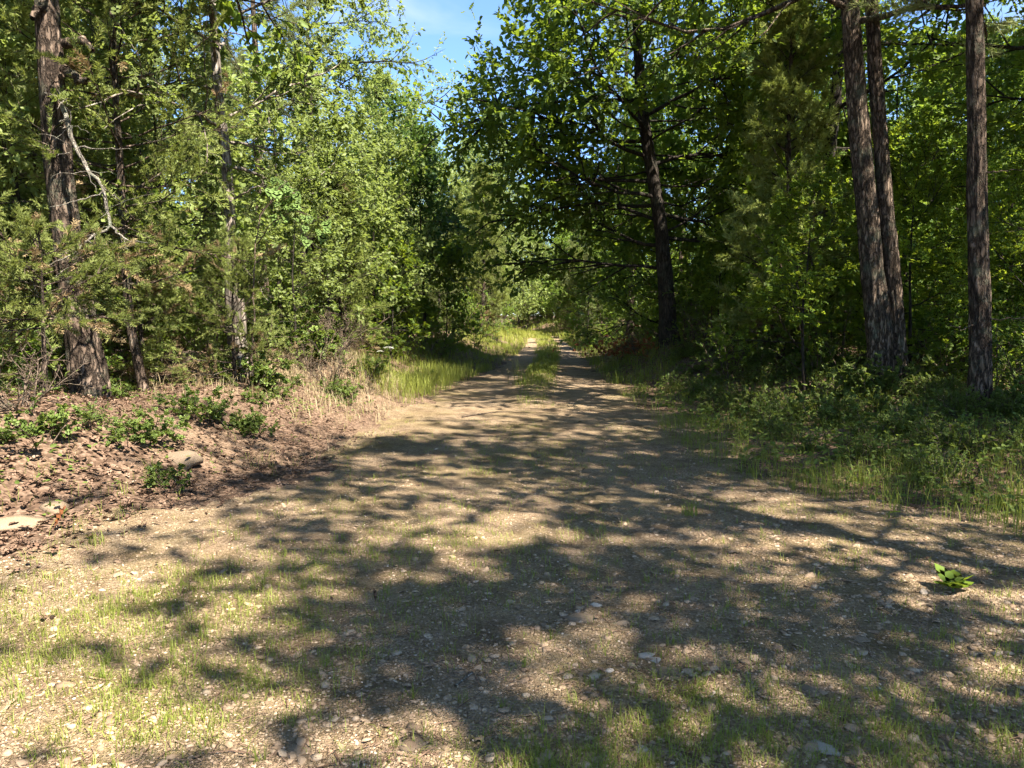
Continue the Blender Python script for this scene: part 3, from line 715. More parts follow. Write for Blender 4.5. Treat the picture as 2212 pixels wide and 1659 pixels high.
bag.add(*trunk_tube(tp, 0.13, 0.095, 20, 16, 8, 0.3, 0.10))
snag = thing('tree_snag', 'short grey broken snag standing against the pale slender tree', 'snag', b, [('trunk', bag.build('snag_trunk', M['bark_pale'], True))])

# dark cedar with thin reddish trunk between the leaning tree and the pale tree
b = base(-4.9, 10.1)
tp = poly([(292, 890), (280, 700), (270, 560), (262, 400), (252, 250), (245, 100), (238, -100), (235, -350)], 10.1, b); tp[0] = (0, 0, -0.1)
cp = conifer('cedarHero', 53, trunk=tp, r0=0.065, r1=0.02, cb=0.22, Lmax=1.75, nl=78, ns=9, per=8, tmpl=SPRAY, size=0.145, leafm='cedar', bark='bark_red', el=(-0.1, 0.7), n=40, dry=0.04, dry_z=1.8, top=0.55)
thing('cedar_tree', 'dark feathery cedar with thin reddish trunk right beside the leaning tree', 'tree', b, cp)

# dark oak right of the track
b = base(4.15, 20)
tp = poly([(1442, 752), (1440, 640), (1431, 520), (1419, 430), (1404, 345), (1390, 262), (1382, 180), (1376, 60), (1376, -120), (1380, -300)], 20, b); tp[0] = (0, 0, -0.1)
do = broadleaf('darkoak', 54, trunk=tp, r0=0.22, r1=0.06, cb=0.24, Lmax=3.9, nl=46, ns=12, nt=9, per=10, tmpl=HEX, size=0.165, leafm='oak_leaf', bark='bark_dark', n=60, sides=18, rlim=0.2,
               el=(0.02, 0.6), shape='oval', front=True, extra=[(0.28, (-1, 0.3, 0.05), 4.4), (0.36, (-1, 0.1, 0.10), 4.8), (0.45, (-1, 0.2, 0.12), 4.6), (0.53, (-1, 0.1, 0.16), 5.4), (0.3, (0.9, 0.4, 0.05), 4.6), (0.4, (1, 0.3, 0.05), 4.6), (0.18, (-1, 0.5, 0.03), 4.0), (0.23, (-0.8, 0.7, 0.0), 4.2), (0.32, (-1, 0.6, 0.05), 4.6), (0.33, (-0.8, -0.35, 0.06), 4.0), (0.42, (-1, -0.3, 0.08), 4.6), (0.46, (-0.6, -0.7, 0.1), 4.4), (0.5, (0.6, -0.7, 0.1), 4.2), (0.25, (0.9, 0.3, 0.0), 4.2), (0.56, (0.1, -1, 0.1), 4.2)])
thing('dark_oak_tree', 'black-trunked oak beside the track, its low boughs reaching over it', 'tree', b, do)

# twin-stemmed oak
b = base(5.95, 12.0); k2 = np.array(b)
t1 = poly([(1908, 850), (1897, 700), (1882, 560), (1868, 400), (1850, 200), (1835, 0), (1818, -300), (1800, -700)], 12.0, b); t1[0, 2] = -0.1
t2 = poly([(1945, 835), (1933, 650), (1919, 500), (1905, 350), (1893, 180), (1882, 0), (1875, -300), (1880, -700)], 12.1, b); t2[0, 2] = -0.1
tw1 = broadleaf('twinA', 55, trunk=t1, r0=0.185, r1=0.08, cb=0.50, Lmax=4.2, nl=13, ns=8, nt=7, per=6, tmpl=OAKL, size=0.15, leafm='oak_leaf', bark='bark_twin', n=60, sides=26,
                extra=[(0.56, (-1, -0.35, 0.1), 4.5), (0.6, (-1, -0.75, 0.12), 4.8), (0.66, (-0.9, -0.2, 0.1), 5.0)], pick=(b, 290))
tw2 = broadleaf('twinB', 56, trunk=t2, r0=0.13, r1=0.06, cb=0.55, Lmax=3.6, nl=14, ns=8, nt=6, per=7, tmpl=HEX, size=0.15, leafm='oak_leaf', bark='bark_twin', n=60, sides=22)
tw = thing('twin_stemmed_oak_tree', 'oak with two brown trunks rising together from one base right of the track', 'tree', b, tw1 + tw2)

# straight pine to its right
b = base(6.22, 10.0)
tp = poly([(2122, 900), (2117, 700), (2112, 500), (2110, 300), (2106, 100), (2102, -100), (2100, -500), (2105, -1100)], 10.0, b); tp[0] = (0, 0, -0.1)
sp_ = conifer('straightpine', 57, trunk=tp, r0=0.135, r1=0.05, cb=0.45, Lmax=2.4, nl=34, ns=8, per=7, tmpl=NEEDLES, size=0.2, leafm='pine', bark='bark_red', n=60, sides=22)
pine = thing('straight_pine_tree', 'straight pine trunk with flaky reddish bark standing right of the twin oak', 'tree', b, sp_)
k2 = np.array(b)
for pts, r_ in (([(2110, 680), (2150, 690), (2190, 685), (2240, 690)], 0.012), ([(2110, 700), (2080, 712), (2050, 700)], 0.009), ([(2110, 372), (2160, 372), (2212, 366)], 0.012)):
    bag = Bag(); stick(bag, pts, r_, 0.004, 10.0, 9.6)
    part('dead_branch', bag.build('pine_dead_branch', M['dead_wood'], True), pine)

def put(kind, x, y, s=1.0, rz=None, name='tree', label='', cat='tree', group=None, sz=None, tilt=(0, 0)):
    placed.append((x, y))
    sc = (s, s, s * sz) if sz else s
    return thing(name, label, cat, base(x, y), PR[kind], rz if rz is not None else (x * 7.13 + y * 3.7) % 6.28, sc, group, tilt)
# other trees one can point to
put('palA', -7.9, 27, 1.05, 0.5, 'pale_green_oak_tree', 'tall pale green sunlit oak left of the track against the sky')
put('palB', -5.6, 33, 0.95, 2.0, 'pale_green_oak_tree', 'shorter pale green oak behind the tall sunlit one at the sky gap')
put('pineA', -6.6, 21.0, 0.98, 1.0, 'tall_pine_tree', 'tall thin pine with bare dark limbs rising in front of the pale green oak')
put('gum', -3.35, 24, 0.98, 0.3, 'blackgum_tree', 'small deep green blackgum with thin dark stem beside the grassy verge')
put('gum', -2.9, 24.6, 0.80, 2.3, 'blackgum_tree', 'smallest deep green blackgum, its thin dark stem nearest the track edge')
put('oakB', 7.4, 18.2, 1.0, 0.8, 'dark_trunk_oak_tree', 'dark-trunked oak half hidden by leaves behind the twin-stemmed oak')
put('cedarA', 5.5, 15.6, 0.85, 1.9, 'cedar_tree', 'dark cedar with level bare limbs between the black-trunked oak and the twin oak')
put('maple', 7.6, 10.4, 0.85, 0.0, 'maple_sapling', 'maple sapling with bright yellow-green layered leaves beside the straight pine')
put('under', 4.5, 23.6, 1.0, 1.0, 'understory_tree', 'leafy understory tree close behind the black-trunked oak')
put('under', 5.4, 27.5, 1.15, 3.0, 'understory_tree', 'larger leafy understory tree in second line behind the black-trunked oak')
put('maple', 4.9, 12.6, 0.72, 2.0, 'maple_sapling', 'maple sapling with bright sprigs just left of the twin oak')
put('cedarT', -4.75, 7.7, 1.0, 0.4, 'cedar_bush', 'bushy low cedar with dry inner twigs in front of the leaning tree')
put('cedarS', -5.95, 8.0, 1.0, 2.6, 'cedar_bush', 'spreading cedar bush at the outer side of the leaning tree')
put('cedarS', -3.9, 10.6, 0.75, 1.2, 'cedar_bush', 'small thin cedar bush between the thin-trunked cedar and the pale slender tree')
put('cedarS', -5.3, 10.9, 0.9, 4.2, 'cedar_bush', 'cedar bush growing just behind the leaning tree')
for x_, y_, s_, r_, lb_ in [(-5.9, 12.6, 1.0, 0.3, 'pale broadleaf sapling just behind the leaning tree'), (-3.7, 15.2, 0.8, 1.5, 'pale broadleaf sapling behind the sandy mound'), (-7.8, 13.6, 1.1, 2.0, 'tall pale broadleaf sapling deep behind the outer cedar bush'),
                           (-3.3, 19.0, 0.9, 3.1, 'pale broadleaf sapling on the verge before the blackgums'), (-5.2, 17.6, 1.15, 4.0, 'tallest pale broadleaf sapling behind the pale slender tree'), (-6.6, 10.4, 0.85, 5.0, 'pale broadleaf sapling at the outer side of the leaning tree'), (-4.3, 21.5, 1.1, 0.9, 'pale broadleaf sapling among young pines before the blackgums'), (-3.6, 12.7, 0.55, 2.2, 'small pale broadleaf sapling right of the pale slender tree')]:
    put('pale', x_, y_, s_, r_, 'broadleaf_sapling', lb_, 'sapling')
put('cedarB', -6.9, 11.2, 0.95, 3.0, 'cedar_tree', 'mid-sized bright cedar behind the leaning tree')
put('cedarB', -3.6, 16.0, 0.62, 5.0, 'cedar_tree', 'small bushy cedar with dry lower twigs behind the sandy mound')
# trees along both sides that shade the track near the viewer
for (kd, x, y, s, rz) in [('oakC', 5.4, 2.2, 1.0, 0.0), ('oakC', 6.4, -3.0, 1.0, 1.0), ('oakC', 9.4, 0.6, 1.05, 3.0), ('palA', 13.5, 3.0, 1.0, 4.0),
                                ('oakC', 8.5, -7.0, 1.0, 5.0), ('oakA', 16.5, 5.0, 1.0, 2.0), ('oakC', 9.7, 4.7, 1.0, 4.0), ('oakA', 12.0, 11.5, 1.0, 0.5), ('pineA', 14.5, 8.0, 1.0, 1.5)]:
    put(kd, x, y, s, rz, 'forest_tree', 'tall tree standing right of the wide near end of the track', 'tree', 'trees shading the near end of the track')
for (kd, x, y, s, rz) in [('oakA', -9.0, 3.0, 1.0, 0.2), ('pineA', -8.0, -2.0, 1.0, 1.2), ('cedarA', -10.5, 7.0, 1.1, 2.2), ('oakB', -5.0, -8.0, 1.0, 3.2), ('palA', -12, 0, 1.0, 4.2)]:
    put(kd, x, y, s, rz, 'forest_tree', 'tall tree standing left of the wide near end of the track', 'tree', 'trees left of the near end of the track')

# ================================================================== THE WOODS BEHIND
rng = np.random.default_rng(2024)
hero = [(-5.05, 9.1), (-4.35, 12), (-4.9, 10.1), (4.15, 20), (5.95, 12), (6.22, 10)]
pts = hero + placed[:]
LEFT = [('pineA', 'tall_pine_tree', 'tall slim pine', 0.18), ('pineB', 'young_pine_tree', 'young grey-green pine', 0.24), ('cedarA', 'cedar_tree', 'full dark cedar', 0.08),
        ('cedarB', 'cedar_tree', 'small cedar', 0.08), ('palA', 'pale_green_oak_tree', 'tall pale-leaved oak', 0.18), ('palB', 'pale_green_oak_tree', 'short pale-leaved oak', 0.22)]
RIGHT = [('oakA', 'oak_tree', 'green-leaved oak', 0.22), ('oakB', 'dark_trunk_oak_tree', 'tall dark-trunked oak', 0.2), ('under', 'understory_tree', 'leafy understory tree', 0.28),
         ('maple', 'maple_sapling', 'slim maple', 0.12), ('cedarA', 'cedar_tree', 'full dark cedar', 0.1), ('pineA', 'tall_pine_tree', 'tall slim pine', 0.08)]
MARKS = [(-5.95, 8.0, 'outer cedar bush'), (-5.05, 9.1, 'leaning tree'), (-4.9, 10.1, 'thin-trunked cedar'), (-4.35, 12, 'pale slender tree'), (-2.95, 10.4, 'redbud sapling'), (-3.0, 13.6, 'sandy mound'), (-3.35, 24, 'deep green blackgums'),
         (4.15, 20, 'black-trunked oak'), (5.3, 15.2, 'dark level-limbed cedar'), (5.95, 12, 'twin-stemmed oak'), (6.22, 10, 'straight pine'), (7.6, 10.4, 'bright maple sapling')]
def where(x, y):
    side = [m for m in MARKS if (m[0] < 0) == (x < 0.7)]
    best = min(side, key=lambda m: abs(math.atan2(x, y) - math.atan2(m[0], m[1])))
    dd = y - best[1]
    far = 'beside' if abs(dd) < 1.5 else 'before' if dd < 0 else 'just behind' if dd < 6 else 'well behind' if dd < 20 else 'far behind' if dd < 45 else 'in the farthest woods behind'
    return far + ' the ' + best[2]
def far_tree(kd, x, y, rng):
    s_ = rng.uniform(0.45, 0.9) if kd != 'bushD' else rng.uniform(0.9, 1.6)
    nm, lb = {'under': ('understory_tree', 'leafy understory tree'), 'pineB': ('young_pine_tree', 'young grey-green pine'), 'cedarB': ('cedar_tree', 'small dark cedar'), 'bushD': ('tall_shrub', 'tall leafy shrub')}[kd]
    lb = ('low ' if s_ < 0.6 else '') + lb + ' ' + where(x, y)
    thing(nm, lb, 'shrub' if 'shrub' in nm else 'tree', base(x, y), PR[kd], rng.uniform(0, 6.28), s_, lb)
cnt = 0
for tries in range(6000):
    y = 11 + 84 * rng.random() ** 1.3
    x = rng.uniform(-1, 1) * (0.72 * y + 5)
    xl, xr = edges(y)
    left = x < (xl + xr) / 2
    gap = (xl - x) if left else (x - xr)
    if gap < (2.6 if y < 30 else 1.4): continue
    K = LEFT if left else RIGHT
    kd, nm, lb, _ = K[rng.choice(len(K), p=np.array([w[3] for w in K]) / sum(w[3] for w in K))]
    if gap < 3.8 and kd in ('palA', 'oakB', 'oakA'): continue
    if left and y < 26 and x > -0.36 * y + 0.5 and kd in ('palA', 'pineA'): continue
    hh_, rr_ = {'pineA': (15, 2.2), 'pineB': (8, 1.8), 'cedarA': (9, 1.9), 'cedarB': (6, 1.7), 'palA': (15, 4.3), 'palB': (12, 3.2), 'oakA': (14, 3.8), 'oakB': (16, 4.4), 'under': (8, 2.4), 'maple': (5, 1.7)}[kd]
    if x / y * FPX + 512 + rr_ / y * FPX > 430 and x / y * FPX + 512 - rr_ / y * FPX < 530 and HORIZON - (hh_ - CAM_Z) / y * FPX < 150: continue
    sep_ = (1.7 if left else 2.3) + 0.02 * y
    if min((x - a) ** 2 + (y - c) ** 2 for a, c in pts) < sep_ ** 2: continue
    pts.append((x, y))
    s_ = rng.uniform(0.8, 1.15)
    lb = ('stunted ' if s_ < 0.88 else 'large ' if s_ > 1.07 else '') + lb + ' ' + where(x, y)
    thing(nm, lb, 'tree', base(x, y), PR[kd], rng.uniform(0, 6.28), s_, lb, (rng.normal(0, 0.03), rng.normal(0, 0.03)))
    cnt += 1
    if cnt >= 240: break
print('woods', cnt)
# where the track turns away, the trees that close it off
for (kd, x, y, s) in [('palA', -4.2, 66, 1.05), ('palA', -1.2, 80, 1.15), ('palA', -6.8, 60, 1.0), ('palB', -3.0, 52, 0.95), ('pineB', -2.0, 47, 1.1), ('palB', -0.6, 58, 1.0), ('cedarA', -1.5, 64, 1.0), ('pineB', 5.5, 60, 1.2), ('oakA', 3.6, 78, 0.85), ('palB', 0.6, 84, 1.0), ('under', 5.0, 72, 1.2), ('pineB', 2.6, 90, 1.3), ('under', 1.2, 96, 1.3), ('palB', 5.2, 92, 1.1), ('cedarA', 3.4, 86, 1.0), ('pineA', -1.0, 99, 0.8), ('under', 7.5, 84, 1.3)]:
    nm = {'pineB': 'young_pine_tree', 'palB': 'pale_green_oak_tree', 'palA': 'tall_pale_oak_tree', 'cedarA': 'cedar_tree', 'oakA': 'oak_tree', 'under': 'understory_tree', 'pineA': 'tall_pine_tree'}[kd]
    lb = nm.replace('_', ' ') + ' closing the far end of the track'
    put(kd, x, y, s, None, nm, lb, 'tree', lb)

# shrubs and saplings of the understory
cnt = 0; bp = []
for tries in range(4000):
    left = rng.random() < 0.33
    y = rng.uniform(8.5, 34) if left else 8.5 + 30 * rng.random() ** 1.2
    xl, xr = edges(y)
    if left: x = xl - rng.uniform(1.2 if y > 15 else 2.2, 0.55 * y + 4)
    else: x = xr + rng.uniform(1.9 if y > 15 else 2.8, 0.55 * y + 4)
    if abs(x) > 0.72 * y + 1.5: continue
    if left and y < 12 and x > -5.6: continue
    if bp and min((x - a) ** 2 + (y - c) ** 2 for a, c in bp) < 0.75 ** 2: continue
    if min((x - a) ** 2 + (y - c) ** 2 for a, c in hero) < 0.5: continue
    if any(y < my and abs(x - mx_ * y / my) < 0.75 for mx_, my in ((4.15, 20), (5.95, 12), (6.22, 10), (-5.05, 9.1), (-4.35, 12))): continue
    bp.append((x, y))
    kd = rng.choice(['bushA', 'bushB', 'bushD', 'mapleB'], p=[0.25, 0.35, 0.3, 0.1] if not left else [0.35, 0.3, 0.2, 0.15])
    if y < 13.5 and not left: kd = 'bushA' if rng.random() < 0.7 else 'bushB'
    nm, lb = {'bushA': ('low_shrub', 'low leafy shrub'), 'bushB': ('leafy_shrub', 'waist-high leafy shrub'), 'bushD': ('tall_shrub', 'tall leafy shrub'), 'mapleB': ('maple_sapling', 'small maple sapling')}[str(kd)]
    lb = lb + ' ' + where(x, y)
    thing(nm, lb, 'shrub' if 'shrub' in nm else 'sapling', base(x, y), PR[str(kd)], rng.uniform(0, 6.28), rng.uniform(0.75, 1.25), lb)
    cnt += 1
    if cnt >= 260: break
print('shrubs', cnt)

cnt = 0; fp = []
for tries in range(3000):
    y = rng.uniform(30, 98); x = rng.uniform(-1, 1) * 0.72 * y; xl, xr = edges(y); left = x < (xl + xr) / 2
    gap = (xl - x) if left else (x - xr)
    if gap < 0.7 or (fp and min((x - a) ** 2 + (y - c) ** 2 for a, c in fp) < 2.6 ** 2): continue
    fp.append((x, y)); cnt += 1
    kd = str(rng.choice(['under', 'pineB', 'cedarB', 'bushD'], p=[0.3, 0.3, 0.15, 0.25] if left else [0.5, 0.1, 0.1, 0.3]))
    far_tree(kd, x, y, rng)
    if cnt >= 230: break
# the wood beyond, one mass
n = 20000
x = rng.uniform(-110, 110, n); y = 108 + 16 * rng.random(n) + 0.05 * np.abs(x)
z = height(x, y) + (0.2 + (10 + 5 * vnoise(x, y, 6, 80)) * rng.random(n) ** 0.8)
t = rng.normal(0, 1, (n, 3)); nn = rng.normal(0, 1, (n, 3)) + np.array([0, -0.4, 0.6])
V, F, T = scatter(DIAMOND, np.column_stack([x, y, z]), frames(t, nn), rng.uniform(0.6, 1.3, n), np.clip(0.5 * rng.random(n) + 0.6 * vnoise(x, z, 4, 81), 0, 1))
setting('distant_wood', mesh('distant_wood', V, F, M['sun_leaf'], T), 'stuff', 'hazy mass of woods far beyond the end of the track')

# redbud sapling with big heart leaves, each leaf its own piece
b = base(-2.95, 10.4)
k2 = np.array(b); bag = Bag()
stick(bag, [(545, 812), (548, 640), (553, 520), (560, 470), (590, 420), (620, 392)], 0.016, 0.005, 10.4, 10.2, 24, 7)
stick(bag, [(553, 530), (590, 480), (630, 455), (690, 470)], 0.008, 0.003, 10.4, 10.0)
stick(bag, [(560, 470), (575, 440), (640, 420)], 0.007, 0.003, 10.4, 10.1)
rb = thing('redbud_sapling', 'thin redbud sapling bearing large pale heart-shaped leaves near the pale slender tree', 'sapling', b, [('stem', bag.build('redbud_stem', M['dead_wood'], True))])
heart = mesh('heart_leaf', HEART[0], HEART[1], M['redbud'], np.full(len(HEART[0]), 0.5))
for i_ in range(46):
    px, py = (rng.normal(612, 26), rng.normal(420, 24)) if i_ < 34 else (rng.normal(680, 22), rng.normal(485, 22))
    o = part('leaf', heart, rb); p = at(px * 1024 / 2212, py * 1024 / 2212, rng.uniform(9.8, 10.5)) - k2
    o.location = p; o.rotation_euler = (rng.normal(0, 0.5), rng.uniform(0.2, 1.1), rng.uniform(-2.6, 0.4)); s = rng.uniform(0.10, 0.16); o.scale = (s, s, s)

# ================================================================== GROUND LAYERS
rng = np.random.default_rng(5)
ICO_V = []
g_ = (1 + 5 ** 0.5) / 2
ICO_V = nrm(np.array([(-1, g_, 0), (1, g_, 0), (-1, -g_, 0), (1, -g_, 0), (0, -1, g_), (0, 1, g_), (0, -1, -g_), (0, 1, -g_), (g_, 0, -1), (g_, 0, 1), (-g_, 0, -1), (-g_, 0, 1)], float))
ICO_F = np.array([(0, 11, 5), (0, 5, 1), (0, 1, 7), (0, 7, 10), (0, 10, 11), (1, 5, 9), (5, 11, 4), (11, 10, 2), (10, 7, 6), (7, 1, 8), (3, 9, 4), (3, 4, 2), (3, 2, 6), (3, 6, 8), (3, 8, 9), (4, 9, 5), (2, 4, 11), (6, 2, 10), (8, 6, 7), (9, 8, 1)])
def stone_tmpl(seed, flat=0.45, cut=True):
    r = np.random.default_rng(seed)
    v = ICO_V @ np.linalg.qr(r.normal(0, 1, (3, 3)))[0]
    v = v * r.uniform(0.55, 1.3, (12, 1)); v[:, 2] *= flat; v[:, 0] *= 1.3
    f = ICO_F
    if cut: f = f[v[f].mean(1)[:, 2] > -0.22 * flat * 1.6]
    return v, f
ST = [stone_tmpl(i, f) for i, f in enumerate([0.25, 0.3, 0.4, 0.2, 0.5, 0.18, 0.35, 0.3])]
def wedge(n, y0, y1, pw=1.0, m=1.0):
    """points over the ground in view, thicker towards the viewer"""
    y = y0 + (y1 - y0) * rng.random(n) ** pw
    return rng.uniform(-1, 1, n) * (0.70 * y + m), y
x, y = wedge(27000, 1.9, 9, 1.6, 0.3)
k = on_track(x, y, -0.15)
dens = np.clip(0.25 + 0.9 * vnoise(x, y, 1.2, 40) + 0.5 * sstep(-0.5, 2.0, x) - 0.25 * sstep(-0.5, -2.5, x), 0.1, 1)
k &= rng.random(len(x)) < dens
x, y = x[k], y[k]
z = height(x, y)
sz = 0.0035 + 0.006 * rng.random(len(x)) ** 2.5 + 0.016 * rng.random(len(x)) ** 10 + 0.009 * sstep(0.3, 2.5, x) * rng.random(len(x)) ** 2
tint = np.clip(rng.normal(0.42, 0.2, len(x)), 0, 0.93)
bag = Bag(); pick = rng.integers(0, len(ST), len(x))
for s_ in range(len(ST)):
    k = pick == s_
    nn = int(k.sum()); R = frames(np.column_stack([rng.normal(0, 1, (nn, 2)), rng.normal(0, 0.15, nn)]), np.array([0, 0, 1.0]) + rng.normal(0, 0.22, (nn, 3)))
    bag.add(*scatter(ST[s_], np.column_stack([x[k], y[k], z[k] + sz[k] * 0.12]), R, sz[k], tint[k]))
x, y = wedge(48000, 1.9, 7.0, 1.7, 0.2); k = on_track(x, y, -0.1) & (rng.random(len(x)) < 0.35 + 0.6 * vnoise(x, y, 0.6, 44)); x, y = x[k], y[k]; n = len(x)
CH = (np.array([(1, 0.1, 0), (0.2, 0.8, 0), (-0.9, 0.3, 0), (-0.4, -0.7, 0), (0.6, -0.6, 0), (0.1, 0.1, 0.55)], float), np.array([(0, 1, 5), (1, 2, 5), (2, 3, 5), (3, 4, 5), (4, 0, 5)]))
CH[0][:5, 2] = (0.1, -0.15, 0.15, -0.1, 0.05)
t = rng.normal(0, 1, (n, 3)); t[:, 2] *= 0.15
bag.add(*scatter(CH, np.column_stack([x, y, height(x, y) + 0.001]), frames(t, np.array([0, 0, 1.0]) + rng.normal(0, 0.25, (n, 3))), 0.004 + 0.005 * rng.random(n) ** 2, np.clip(rng.normal(0.5, 0.25, n), 0, 0.97)))
setting('gravel', bag.build('gravel', M['stone']), 'stuff', 'small tan gravel strewn over the dirt track')
print('gravel', bag.n)

# grass
def blade_tmpl(bend):
    u = np.array([0, 0.4, 0.75]); w = np.array([0.5, 0.42, 0.28])
    V = []
    for a, b_ in zip(u, w): V += [(bend * a * a, -b_, a), (bend * a * a, b_, a)]
    V.append((bend, 0, 1.0 - 0.3 * bend))
    return np.array(V, float), np.array([(0, 1, 3), (0, 3, 2), (2, 3, 5), (2, 5, 4), (4, 5, 6)])
SHORT = [(np.array([(0, -0.5, 0), (0, 0.5, 0), (b_ * 0.3, 0.35, 0.55), (b_ * 0.3, -0.35, 0.55), (b_, 0, 1 - 0.3 * b_)], float), np.array([(0, 1, 2), (0, 2, 3), (3, 2, 4)])) for b_ in (0.2, 0.5, 0.85, 1.2)]
BL = [blade_tmpl(bd) for bd in (0.1, 0.3, 0.55, 0.8)]
def grass_mesh(name, x, y, z, h, w, tint, mat='grass', r=rng):
    bag = Bag(); pick = r.integers(0, 4, len(x))
    for s_ in range(4):
        k = pick == s_
        if not k.any(): continue
        n = int(k.sum())
        S = np.column_stack([h[k], w[k], h[k]])
        for tm, kk in ((SHORT[s_], k & (h < 0.08)), (BL[s_], k & (h >= 0.08))):
          if kk.any():
            n = int(kk.sum()); S = np.column_stack([h[kk], w[kk], h[kk]])
            bag.add(*scatter(tm, np.column_stack([x[kk], y[kk], z[kk]]), rot_z(r.uniform(0, 6.28, n)), S, tint[kk]))
    return bag.build(name, M[mat])
GX, GY, GH, GW, GT = [], [], [], [], []
def add_grass(x, y, h, w, t):
    GX.append(x); GY.append(y); GH.append(h); GW.append(w); GT.append(np.clip(t, 0, 1))
def clumped(x, y, n, s):        # several blades round every seed point
    x = np.repeat(x, n) + rng.normal(0, s, len(x) * n); y = np.repeat(y, n) + rng.normal(0, s, len(y) * n)
    return x, y
# thin short grass over the track, thickest at the near left and in the middle
x, y = wedge(23000, 2.0, 11, 1.6, 0.3)
pd = 0.22 + 1.6 * np.exp(-(((x + 1.9) / 1.0) ** 2 + ((y - 3.4) / 0.9) ** 2)) + 1.1 * np.exp(-(((x + 0.75) / 0.6) ** 2 + ((y - 4.8) / 0.6) ** 2)) \
     + 1.1 * np.exp(-(((x - 0.8) / 0.9) ** 2 + ((y - 2.5) / 0.5) ** 2)) + 0.5 * np.exp(-(((x - 1.6) / 0.5) ** 2 + ((y - 5.9) / 0.4) ** 2)) + 0.2 * (np.abs(x - 0.1) < 0.6) * (y > 5)
k = on_track(x, y, 0.0) & (rng.random(len(x)) < pd * np.clip(2.2 * vnoise(x, y, 0.5, 50) - 0.35, 0.05, 1.3))
x, y = clumped(x[k], y[k], 5, 0.028)
add_grass(x, y, rng.uniform(0.02, 0.079, len(x)), np.full(len(x), 0.0034), rng.normal(0.62, 0.2, len(x)))
# verge on the right: rank grass in the shade
x, y = wedge(9000, 4.6, 16, 1.0, 0.5)
xl, xr = edges(y)
k = (x > xr - 0.35) & (x < xr + 5.5) & (rng.random(len(x)) < np.clip(1.8 * vnoise(x, y, 0.8, 52) - 0.2, 0.1, 1))
x, y = clumped(x[k], y[k], 6, 0.05)
add_grass(x, y, rng.uniform(0.08, 0.28, len(x)), np.full(len(x), 0.0048), rng.normal(0.35, 0.2, len(x)))
# left verge past the mound, middle strip and the far sunlit verges
def strip(n, y0, y1, xa, xb, h0, h1, w, t, per=6):
    y = rng.uniform(y0, y1, n); u = rng.random(n)
    x = np.interp(y, *xa) * (1 - u) + np.interp(y, *xb) * u
    x, y = clumped(x, y, per, 0.06)
    add_grass(x, y, rng.uniform(h0, h1, len(x)), np.full(len(x), w), rng.normal(t, 0.18, len(x)))
lx = (np.array(LY), np.array(LX)); rx_ = (np.array(RY), np.array(RX))
off = lambda e, d: (e[0], e[1] + d)
strip(420, 12.6, 19, off(lx, -1.0), off(lx, 0.1), 0.22, 0.5, 0.006, 0.75)
strip(900, 18, 36, off(lx, -2.2), off(lx, 0.15), 0.12, 0.35, 0.010, 0.7)
strip(700, 34, 70, off(lx, -3.2), off(lx, 0.3), 0.2, 0.5, 0.018, 0.85)
mid0 = (np.linspace(0, 120, 60), np.array([(edges(v)[0] + edges(v)[1]) / 2 for v in np.linspace(0, 120, 60)]))
strip(120, 12.5, 16.5, off(mid0, -0.3), off(mid0, 0.3), 0.03, 0.12, 0.006, 0.5, 4)
strip(300, 16, 21, off(mid0, -0.42), off(mid0, 0.36), 0.04, 0.2, 0.006, 0.5)
strip(520, 20, 32, off(mid0, -0.4), off(mid0, 0.4), 0.05, 0.24, 0.008, 0.6)
strip(500, 30, 75, off(mid0, -0.5), off(mid0, 0.5), 0.1, 0.3, 0.016, 0.7)
strip(500, 50, 80, off(mid0, -1.6), off(mid0, 1.6), 0.15, 0.4, 0.02, 0.9)
strip(900, 17, 48, off(rx_, -0.2), off(rx_, 1.6), 0.12, 0.35, 0.010, 0.5)
strip(700, 40, 90, off(rx_, -0.3), off(rx_, 4), 0.25, 0.6, 0.022, 0.6)
strip(500, 40, 90, off(lx, -5), off(lx, 0), 0.25, 0.6, 0.022, 0.7)
# sparse grass on the left bank and mound
x, y = wedge(2600, 4.5, 16, 1.0, 0.5); xl, xr = edges(y)
k = (x < xl) & (x > xl - 4) & (rng.random(len(x)) < np.clip(1.8 * vnoise(x, y, 0.9, 57) - 0.7, 0, 1))
x, y = clumped(x[k], y[k], 6, 0.04)
add_grass(x, y, rng.uniform(0.05, 0.16, len(x)), np.full(len(x), 0.004), rng.normal(0.6, 0.2, len(x)))
x, y, h, w, t = (np.concatenate(a) for a in (GX, GY, GH, GW, GT))
setting('grass', grass_mesh('grass', x, y, height(x, y) - 0.004, h, w, t), 'stuff', 'thin grass along the verges and over the track')
print('blades', len(x))
x = np.concatenate([rng.normal(-3.0, 0.7, 700), rng.normal(-3.6, 1.0, 300)]); y = np.concatenate([rng.normal(13.2, 0.8, 700), rng.normal(11.5, 1.0, 300)])
k = x < edges(y)[0] - 0.05; x, y = clumped(x[k], y[k], 6, 0.05)
setting('dry_grass', grass_mesh('dry_grass', x, y, height(x, y) - 0.004, rng.uniform(0.06, 0.26, len(x)), np.full(len(x), 0.005), np.clip(rng.normal(0.6, 0.25, len(x)), 0, 1), 'dry_grass'), 'stuff', 'dry straw-coloured grass on the sandy mound')

